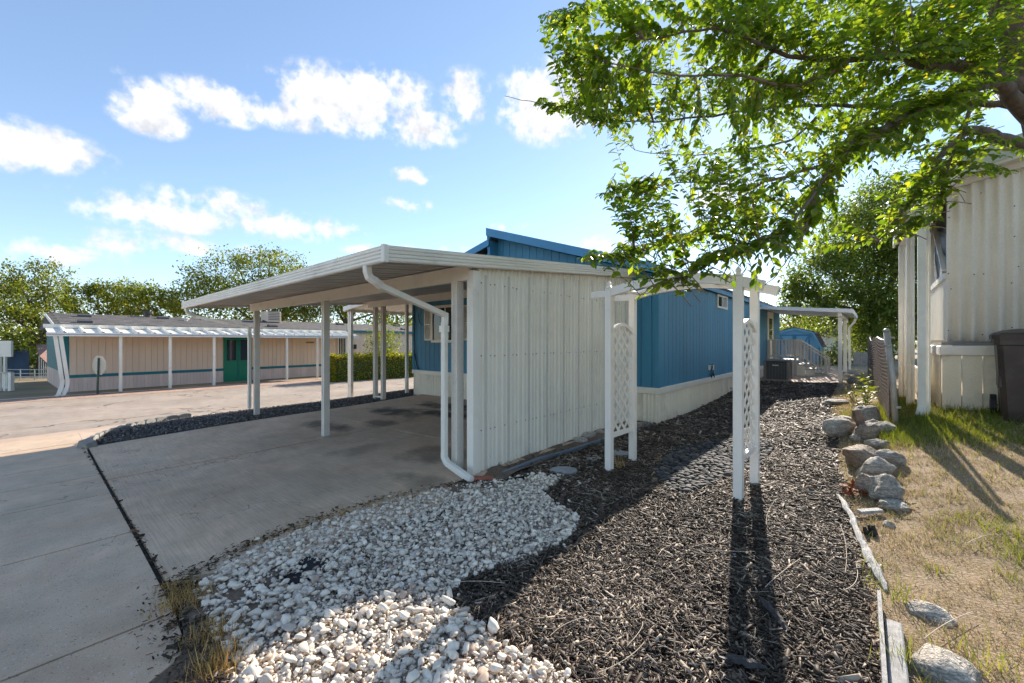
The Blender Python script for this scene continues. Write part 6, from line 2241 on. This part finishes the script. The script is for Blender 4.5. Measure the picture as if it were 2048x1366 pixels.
                LS.append(random.uniform(.042, .084) * (1.1 if u < .85 else .75))
    tw.part('twigs', mat_twig, t)['kind'] = 'stuff'
    LP, LD, LU, LS = map(np.array, (LP, LD, LU, LS))
    Rm = frames(LD, LU)
    wid = rng.uniform(.85, 1.15, len(LS))
    Sc = np.stack([LS, LS * wid * 1.12, LS], 1)
    dep = LP[:, 0] * CF[0] + LP[:, 1] * CF[1]
    lat = LP[:, 0] * CR[0] + LP[:, 1] * CR[1]
    px = 1024 + FOC * lat / dep
    py = 683 - FOC * (LP[:, 2] - EYE) / dep
    seen = (px > 0) & (px < 2048) & (py > 0)
    order = np.argsort(-np.where(seen, LS / dep, 0))
    big, rest = order[:300], order[300:]
    V, T = spread([LEAF], LEAFT, LP[rest], Rm[rest], Sc[rest])
    crown = link('crown', tri_mesh('crown', V - np.array(base), T, mat_leaf, np.repeat(rng.random(len(rest)), len(LEAF)), True), t)
    crown['kind'] = 'stuff'
    me = tri_mesh('leaf', LEAF, LEAFT, mat_leaf_o, smooth=True)
    for i in big:
        link('leaf', me, crown, LP[i] - np.array(base), Matrix(Rm[i].tolist()).to_euler(), Sc[i])


near_tree()


def far_tree(name, label, x, y, blobs, n, leaf, mat, trunk_r=.18, fork=.45, group='trees beyond the homes', dens_in=.55, bend=(0, 0)):
    """blobs: (dx, dy, z, rx, rz) leaf masses on a forked trunk"""
    zg = H(x, y)
    t = thing(name, label, 'tree', (x, y, zg), 0, group)
    top = max(b[2] for b in blobs)
    fz = top * fork
    tr = MB()
    f0 = Vector((bend[0], bend[1], fz))
    tr.tube([(0, 0, -.1), (bend[0] * .3, bend[1] * .3, fz * .5), f0], [trunk_r, trunk_r * .8, trunk_r * .65], 8)
    tr.part('trunk', mat_bark, t, smooth=True, world=False)
    for (dx, dy, z, rx, rz) in blobs:
        e = Vector((dx, dy, z + rz * .3))
        m = (f0 + e) / 2 + Vector((random.uniform(-.2, .2), random.uniform(-.2, .2), random.uniform(-.1, .3)))
        lm = MB().tube([f0, m, e], [trunk_r * .5, trunk_r * .3, trunk_r * .1], 6)
        for _ in range(5):
            a = rng.normal(0, 1, 3); a /= np.linalg.norm(a)
            tip = e + Vector((a[0] * rx * .8, a[1] * rx * .8, abs(a[2]) * rz * .7))
            lm.tube([m.lerp(e, .4), (m + tip) / 2 + Vector((0, 0, .1)), tip], [trunk_r * .16, trunk_r * .1, trunk_r * .04], 4, caps=False)
        lm.part('limb', mat_bark, t, smooth=True, world=False)
    vol = np.array([b[3] ** 2 * b[4] for b in blobs]) ** .72
    cnt = (n * vol / vol.sum()).astype(int)
    P = []
    for (dx, dy, z, rx, rz), c in zip(blobs, cnt):
        # clumps inside the mass, leaves round each clump
        nc = max(6, c // 45)
        a = rng.normal(0, 1, (nc, 3)); a /= np.linalg.norm(a, axis=1, keepdims=True)
        r = rng.uniform(dens_in, 1.08, (nc, 1)) ** .7
        C = a * r * np.array([rx, rx, rz]) + np.array([dx, dy, z])
        k = rng.integers(0, nc, c)
        P.append(C[k] + rng.normal(0, 1, (c, 3)) * np.array([rx, rx, rz]) * .13)
    P = np.vstack(P)
    m = len(P)
    D = rng.normal(0, 1, (m, 3)); D[:, 2] -= .5
    U = rng.normal(0, .5, (m, 3)); U[:, 2] += .8
    s = rng.uniform(.7, 1.3, m) * leaf
    V, T = spread([LEAF2], LEAF2T, P, frames(D, U), np.stack([s, s, s], 1))
    shade = rng.random(m)
    o = link('crown', tri_mesh('crown', V, T, mat, np.repeat(shade, 4)), t)
    o['kind'] = 'stuff'
    return t


def wpos(px, depth):
    p = pt(px, 683, depth)
    return p.x, p.y


K = lambda px, d: (px * d / FOC)      # photo width to metres at a distance


def tree_px(name, label, trunk_px, d, masses, n, leaf, mat, **k):
    """masses in photo coordinates: (px, py, half width, half height, nearer)"""
    x, y = wpos(trunk_px, d)
    zg = H(x, y)
    bl = []
    for (px, py, hw, hh, off) in masses:
        q = pt(px, py, d + off)
        bl.append((q.x - x, q.y - y, q.z - zg, hw * d / FOC, hh * d / FOC))
    return far_tree(name, label, x, y, bl, n, leaf, mat, **k)


tree_px('elm_tree', 'tall airy green tree at the far left edge', 78, 24, [(40, 590, 62, 60, 0), (80, 560, 48, 40, 1), (20, 650, 60, 50, -1), (100, 620, 40, 45, .5), (-40, 600, 70, 70, 1), (50, 700, 45, 30, 0)], 14000, .15, mat_leaf_far, trunk_r=.2, fork=.3, bend=(-.2, .2))
tree_px('elm_tree', 'low rounded tree behind the left part of the tan home roof', 215, 34, [(180, 605, 42, 42, 0), (240, 600, 50, 40, 1), (300, 605, 48, 36, 0), (330, 620, 30, 28, 1), (140, 625, 30, 34, 2)], 13000, .20, mat_leaf_far, trunk_r=.2, fork=.5)
tree_px('elm_tree', 'big round tree rising behind the carport roof', 520, 36, [(480, 560, 85, 55, 0), (540, 545, 70, 50, 1), (430, 600, 70, 45, -1), (500, 610, 110, 50, 0), (590, 590, 60, 50, 1), (610, 620, 50, 40, 0)], 24000, .20, mat_leaf_far, trunk_r=.3, fork=.4)
tree_px('elm_tree', 'open branched tree seen through the carport', 690, 38, [(660, 600, 60, 45, 0), (730, 610, 60, 42, 1), (800, 620, 50, 36, 0), (700, 570, 70, 40, 1)], 13000, .20, mat_leaf_far, trunk_r=.25, fork=.5)
tree_px('elm_tree', 'green tree behind the house corner at the carport back', 800, 44, [(790, 615, 60, 34, 0), (850, 610, 60, 40, 1)], 4000, .24, mat_leaf_dark, trunk_r=.25, fork=.5)
tree_px('elm_tree', 'tall dark green tree behind the chain-link fence', 1748, 22, [(1650, 560, 65, 70, 0), (1720, 480, 80, 90, .5), (1790, 440, 80, 100, 1), (1800, 560, 80, 80, 0), (1720, 620, 80, 60, 0), (1840, 500, 60, 120, 1), (1600, 600, 40, 50, 0), (1780, 650, 70, 50, -.5), (1880, 420, 60, 90, 1.5)], 62000, .155, mat_leaf_dark, trunk_r=.24, fork=.28, dens_in=.35)
tree_px('elm_tree', 'pale green tree far behind the shed', 1600, 36, [(1560, 640, 50, 36, 0), (1620, 650, 60, 40, 1), (1690, 660, 60, 40, 0)], 6000, .2, mat_leaf_far, trunk_r=.2, fork=.5)
tree_px('elm_tree', 'distant tree above the blue house roof end', 1480, 48, [(1500, 620, 45, 20, 0), (1450, 640, 50, 20, 1)], 2500, .24, mat_leaf_far, trunk_r=.2, fork=.5)


def leaf_mass(P, leaf, mat, name, parent=None, up=.8):
    m = len(P)
    D = rng.normal(0, 1, (m, 3)); D[:, 2] += .2
    U = rng.normal(0, .6, (m, 3)); U[:, 2] += up
    s = rng.uniform(.7, 1.3, m) * leaf
    V, T = spread([LEAF2], LEAF2T, P, frames(D, U), np.stack([s, s * .9, s], 1))
    return tri_mesh(name, V, T, mat, np.repeat(rng.random(m), 4))


def hedge():
    x0, x1, y0, y1, h = -20.5, -19.5, 9.2, 15.2, 1.3
    zg = H(-20, 12)
    t = thing('hedge', 'clipped yellow-green hedge in front of the tan home', 'hedge', (-20, 12, zg))
    n = 12000
    P = rng.uniform((x0, y0, 0), (x1, y1, h), (n, 3))
    face = rng.integers(0, 4, n)
    P[:, 0] = np.where(face == 0, x1 - rng.uniform(0, .1, n), P[:, 0])
    P[:, 2] = np.where(face == 1, h - rng.uniform(0, .1, n), P[:, 2])
    P[:, 1] = np.where(face == 2, y0 + rng.uniform(0, .1, n), P[:, 1])
    P += rng.normal(0, .035, P.shape)
    P[:, 2] += .06 * np.sin(P[:, 1] * 5) * (P[:, 2] / h)
    me = leaf_mass(P - np.array([-20, 12, 0]), .10, mat_hedge, 'foliage')
    link('foliage', me, t)['kind'] = 'stuff'
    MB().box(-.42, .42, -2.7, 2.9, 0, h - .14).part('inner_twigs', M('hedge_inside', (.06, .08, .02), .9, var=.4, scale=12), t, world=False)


hedge()


def shrub(name, label, px, py, d, hw, hh, n, leaf, mat, base_py):
    x, y = wpos(px, d)
    zg = H(x, y)
    t = thing(name, label, 'shrub', (x, y, zg))
    c = pt(px, py, d)
    rx, rz = hw * d / FOC, hh * d / FOC
    a = rng.normal(0, 1, (n, 3)); a /= np.linalg.norm(a, axis=1, keepdims=True)
    P = a * rng.uniform(.3, 1.05, (n, 1)) * np.array([rx, rx, rz]) + np.array([0, 0, c.z - zg])
    P += rng.normal(0, .06, P.shape) * rx
    link('foliage', leaf_mass(P, leaf, mat, 'foliage'), t)['kind'] = 'stuff'
    for k in range(5):
        tip = Vector(P[k * 7]) * .9
        MB().tube([(0, 0, -.05), Vector((tip.x * .3, tip.y * .3, tip.z * .5)), tip], [.03, .02, .006], 5).part('stem', mat_twig, t, world=False)


shrub('shrub', 'loose green shrub standing above the clipped hedge', 765, 690, 22.5, 38, 44, 1500, .13, mat_leaf_far, 760)
shrub('shrub', 'leafy green bush beside the garden shed', 1672, 720, 19, 30, 32, 1500, .11, mat_leaf_far, 745)
shrub('shrub', 'bright green bush behind the patio cover posts', 1715, 690, 24, 30, 50, 1800, .12, mat_leaf_far, 745)
shrub('shrub', 'dark green bush under the tall tree by the fence', 1760, 690, 20, 40, 40, 1800, .12, mat_leaf_dark, 745)
shrub('shrub', 'dark bush behind the far left porch railing', 30, 720, 27, 60, 40, 2200, .16, mat_leaf_dark, 745)
shrub('shrub', 'dark bush behind the metal trellis', 105, 720, 27, 40, 44, 1500, .16, mat_leaf_dark, 745)


def screen_of_trees():
    """distant greenery that closes the view between the homes"""
    P = []
    for k in range(70):
        a = R(random.uniform(-100, 60))
        r = random.uniform(60, 95)
        x, y = math.sin(a) * r, math.cos(a) * r
        h = random.uniform(3.0, 5.0)
        n = 420
        q = rng.normal(0, 1, (n, 3)); q /= np.linalg.norm(q, axis=1, keepdims=True)
        P.append(q * np.array([random.uniform(3, 6), random.uniform(3, 6), h * .6]) * rng.uniform(.6, 1.05, (n, 1)) + np.array([x, y, h * .45]))
    P = np.vstack(P)
    o = link('far_trees', leaf_mass(P, .65, mat_leaf_dark, 'far_trees'))
    tag(o, 'distant belt of trees closing the horizon', 'trees', None, 'stuff')


screen_of_trees()

# ------------------------------------------------------------------ grass
BL = np.array([(-.5, 0, 0), (.5, 0, 0), (-.38, .12, .45), (.38, .12, .45), (0, .42, 1)])
BLT = np.array([(0, 1, 3), (0, 3, 2), (2, 3, 4)])
mat_dry = M_ramp('dry_grass', [(0, srgb(146, 126, 100)), (.5, srgb(186, 166, 130)), (.85, srgb(206, 190, 156)), (1, srgb(176, 170, 100))], .7, .3, trans=.25, glow=(1.1, 1.0, .8))
mat_green_grass = M_ramp('green_grass', [(0, (.09, .14, .02)), (.5, (.17, .22, .035)), (.85, (.27, .29, .05)), (1, (.40, .35, .10))], .55, .4, trans=.40, glow=(1.5, 1.4, .5))


def blades(P, h, w, tilt=.45):
    n = len(P)
    return spread([BL], BLT, P, rot_mats(n, None, tilt, tilt * .6), np.stack([w, h * .8, h], 1))


def noise2(q, s, seed=0.0):
    return np.array([mnoise.noise((x * s, y * s, seed)) for x, y in q])


def lawn():
    LW = [(-.75, 13), (-.6, 9.5), (-.42, 8), (-.33, 6.6), (-.26, 5.4), (-.17, 4.5), (-.0, 3.2), (.10, 2.2), (.2, .6), (5, .6), (5, 8.4), (.6, 8.4), (.2, 13)]
    q = sample_poly(LW, 420000)
    dep = q[:, 0] * CF[0] + q[:, 1] * CF[1]
    lat = q[:, 0] * CR[0] + q[:, 1] * CR[1]
    vis = (dep > .8) & (lat / np.maximum(dep, .1) < 1.5)
    q, dep = q[vis], dep[vis]
    keep = rng.random(len(q)) < np.clip((3.6 / dep) ** 1.1, .15, 1)
    q, dep = q[keep], dep[keep]
    grow = np.clip(dep / 2.6, .9, 2.2)
    a = noise2(q, 1.1, 3.3) + .5 * noise2(q, 3.4, 7.1)
    clump = noise2(q, 7.0, 1.7)
    # green grows along the cream home and in drifts on the near right
    near_wall = np.clip((q[:, 1] - 6.35) / .5, 0, 1) * np.clip((q[:, 0] + .1) / .2, 0, 1)
    drift = np.clip((q[:, 0] - .12 + .16 * (3.4 - q[:, 1])) / .6, 0, 1) * np.clip((5.2 - q[:, 1]) / .8, 0, 1)
    pg = np.clip(.03 + .72 * near_wall * np.clip(.7 + a * 1.4, .15, 1) + .8 * drift * np.clip(.5 + a * 2.6, 0, 1), 0, 1)
    isg = rng.random(len(q)) < pg
    bare = np.clip((q[:, 1] - 4.9) / .5, 0, 1) * np.clip((6.5 - q[:, 1]) / .4, 0, 1)
    ok = rng.random(len(q)) < np.where(isg, .55 + .45 * (clump > -.1), np.clip(.72 + 1.9 * clump + .5 * a, .10, 1) * (1 - .6 * bare))
    for flag, mat, name, lab, hm in ((False, mat_dry, 'dry_grass', 'dry straw-coloured grass on the right side lawn', .030), (True, mat_green_grass, 'green_grass', 'fresh green grass blades on the right side lawn', .050)):
        s = (isg == flag) & ok
        p = q[s]
        n = len(p)
        h = rng.lognormal(math.log(hm), .35, n) * grow[s] ** .25
        if flag:
            h *= np.where(near_wall[s] > .5, 1.1, 1.05)
        w = rng.uniform(.0022, .004, n) * grow[s]
        P = np.stack([p[:, 0], p[:, 1], HV(p[:, 0], p[:, 1]) + .008], 1)
        V, T = blades(P, h, w, .75 if not flag else .42)
        tag(link(name, tri_mesh(name, V, T, mat, np.repeat(rng.random(n), 5))), lab, 'grass', None, 'stuff')


lawn()


def tuft(label, px, py, n, h, rad, mat, w=.0035, tilt=.4, name='grass_tuft'):
    p = at(px, py)
    q = rng.normal(0, rad, (n, 2))
    x, y = p.x + q[:, 0], p.y + q[:, 1]
    P = np.stack([x - p.x, y - p.y, HV(x, y) + .015 - p.z], 1)
    hh = rng.lognormal(math.log(h), .35, n)
    V, T = blades(P, hh, rng.uniform(.6, 1.3, n) * w, tilt)
    t = thing(name, label, 'grass', p, 0, 'grass tufts and weeds')
    link('blades', tri_mesh('blades', V, T, mat, np.repeat(rng.random(n), 5)), t)['kind'] = 'stuff'
    return t


mat_golden = M_ramp('golden_grass', [(0, srgb(150, 116, 70)), (.5, srgb(192, 158, 98)), (.9, srgb(212, 182, 124)), (1, srgb(150, 156, 80))], .7, .3, trans=.3, glow=(1.15, 1.05, .8))
tuft('golden grass tuft at the bottom left edge of the white gravel', 440, 1345, 420, .075, .05, mat_golden)
tuft('straw grass tuft just above the lowest golden tuft by the white gravel', 425, 1285, 360, .07, .06, mat_golden)
tuft('greenish dry tuft at the left corner of the white gravel', 372, 1215, 420, .07, .07, mat_golden)
tuft('small dry tuft at the driveway joint corner', 345, 1188, 160, .05, .05, mat_golden)
for i, (px, py) in enumerate(((535, 1090), (650, 1050), (690, 1035), (745, 1018), (790, 1012), (830, 1002), (600, 1065))):
    tuft(['dry weed tuft lowest along the driveway edge', 'dry weed tuft third along the driveway edge', 'green dry tuft in the middle of the driveway edge', 'straw tuft fifth along the driveway edge', 'low straw tuft sixth along the driveway edge', 'straw tuft nearest the downspout on the driveway edge', 'thin straw tuft second along the driveway edge'][i], px, py, 110, .055, .07, mat_golden)
tuft('dry straw tuft at the foot of the left arch post', 1240, 940, 34, .16, .03, mat_golden, .004, .35)
tuft('small straw tuft in the mulch between the arch posts', 1318, 925, 14, .1, .025, mat_golden, .004, .5)
for i, (px, py, n, h, rad) in enumerate(((1795, 1330, 46, .10, .05), (1800, 1210, 26, .12, .025), (1738, 1180, 12, .12, .02), (1752, 1140, 30, .06, .04), (1870, 1150, 24, .06, .03), (1960, 1330, 60, .09, .08), (1705, 935, 24, .06, .03), (1800, 890, 160, .09, .16), (1860, 885, 200, .10, .2), (1760, 835, 260, .14, .16), (1700, 835, 120, .12, .08), (1845, 852, 160, .12, .1), (1910, 850, 200, .12, .15), (1895, 830, 160, .14, .12))):
    tuft(['green weed tuft beside the flat bottom timber', 'tall green blades left of the flat pale stone', 'few tall green blades at the end of the silver log', 'yellow-green tuft below the dark stump', 'small green tuft alone in the dry grass', 'green tuft at the bottom right corner', 'tiny green tuft against the biggest boulder', 'yellow-green grass patch right of the boulders', 'yellow-green grass patch in the middle of the right lawn', 'sunny yellow grass at the foot of the leaning fence post', 'yellow grass clump left of the upper boulders', 'bright grass round the foot of the downspout', 'bright grass below the cream skirting', 'grass against the cream skirting panels'][i], px, py, n, h, rad, mat_green_grass, .0045, .4)


def weed(label, px, py, n, h, leaf, mat, name='weed_plant'):
    """upright leafy weed"""
    p = at(px, py)
    t = thing(name, label, 'plant', p, 0, 'leafy weeds')
    LPs, LDs, LUs, LSs = [], [], [], []
    for k in range(n):
        a = random.uniform(0, 6.28)
        tip = Vector((math.cos(a) * h * random.uniform(.1, .5), math.sin(a) * h * random.uniform(.1, .5), h * random.uniform(.7, 1.1)))
        r0 = Vector((random.uniform(-.02, .02), random.uniform(-.02, .02), -.02))
        MB().tube([r0, tip * .5 + Vector((0, 0, h * .08)), tip], [.004, .003, .0015], 4).part('stem', mat_twig if n > 8 else mat_green_stem, t, world=False)
        for u in np.linspace(.2, 1, 9):
            q = r0.lerp(tip, u)
            b = random.uniform(0, 6.28)
            LPs.append(q[:]); LDs.append((math.cos(b), math.sin(b), random.uniform(.2, .9))); LUs.append((0, 0, 1)); LSs.append(leaf * random.uniform(.7, 1.2))
    A = np.array(LPs); s = np.array(LSs)
    V, T = spread([LEAF], LEAFT, A, frames(np.array(LDs), np.array(LUs, float) + rng.normal(0, .2, A.shape)), np.stack([s, s * .75, s], 1))
    link('foliage', tri_mesh('foliage', V, T, mat, np.repeat(rng.random(len(s)), len(LEAF)), True), t)['kind'] = 'stuff'


mat_green_stem = M('green_stem', (.10, .14, .03), .6)
mat_weed = M_ramp('weed_leaf', [(0, (.07, .12, .02)), (.5, (.14, .19, .03)), (1, (.24, .27, .04))], .45, .4, trans=.4)
mat_milk = M_ramp('small_weed_leaf', [(0, (.04, .10, .02)), (1, (.09, .16, .03))], .45, .4, trans=.35)
weed('tall yellow-green leafy weed beside the slatted fence', 1733, 815, 6, .62, .13, mat_weed)
weed('yellow-green leafy weed nearer the boulders', 1722, 825, 5, .42, .12, mat_weed)
weed('leggy dry weed at the fence foot', 1705, 805, 10, .4, .05, mat_dry)
weed('small green weed at the foot of the carport wall', 975, 940, 5, .22, .035, mat_milk)
weed('tiny green seedling right of the carport wall weed', 995, 938, 2, .08, .03, mat_milk)
weed('small green sprout beside the pale wall rocks', 1205, 888, 2, .12, .04, mat_milk)


def litter():
    """leaf litter and dirt crumbs along the driveway edge and under the wall"""
    lines = [([(560, 1150), (700, 1120), (850, 1090), (1000, 1050), (900, 1000), (700, 1200), (600, 1300), (850, 1320), (700, 1250)], 420, .22), ([(330, 1180), (420, 1140), (520, 1090), (640, 1045), (760, 1008), (880, 980), (960, 968)], 900, .05), ([(340, 1185), (360, 1240), (380, 1300), (410, 1366)], 650, .07), ([(975, 955), (1040, 935), (1100, 915), (1160, 895)], 500, .10), ([(165, 900), (215, 975), (262, 1060), (325, 1165)], 300, .011), ([(1700, 980), (1730, 1010), (1760, 1040)], 160, .12)]
    P = []
    for ln, n, sp in lines:
        w = [at(*a) for a in ln]
        for _ in range(n):
            i = random.randrange(len(w) - 1)
            q = w[i].lerp(w[i + 1], random.random())
            P.append((q.x + random.gauss(0, sp), q.y + random.gauss(0, sp), 0))
    P = np.array(P)
    P[:, 2] = HV(P[:, 0], P[:, 1]) + .042 + rng.uniform(0, .01, len(P))
    n = len(P)
    l = rng.lognormal(math.log(.017), .45, n)
    V, T = spread(CHIPBOX, BOXT, P, rot_mats(n, None, .4, .2), np.stack([l, l * rng.uniform(.15, .5, n), l * .12], 1))
    m = M_ramp('leaf_litter', [(0, (.02, .016, .012)), (.5, (.06, .045, .03)), (.85, (.14, .09, .05)), (.95, (.28, .12, .06)), (1, (.4, .33, .22))], .8, .2)
    tag(link('litter', tri_mesh('litter', V, T, m, np.repeat(rng.random(n), 8))), 'brown leaf litter and crumbs along the driveway edge', 'litter', None, 'stuff')
    # joint weeds
    # reddish dead leaves by the boulders
    p = at(1712, 992)
    n = 40
    A = np.stack([rng.normal(0, .05, n), rng.normal(0, .05, n), .04 + rng.uniform(0, .05, n)], 1)
    V, T = spread([LEAF], LEAFT, A, rot_mats(n, None, .6, .6), np.full((n, 3), .06))
    o = link('dead_leaves', tri_mesh('dead_leaves', V, T, mat_redleaf), None, p)
    tag(o, 'clump of reddish dead leaves beside the boulders', 'leaves', None, 'stuff')


litter()
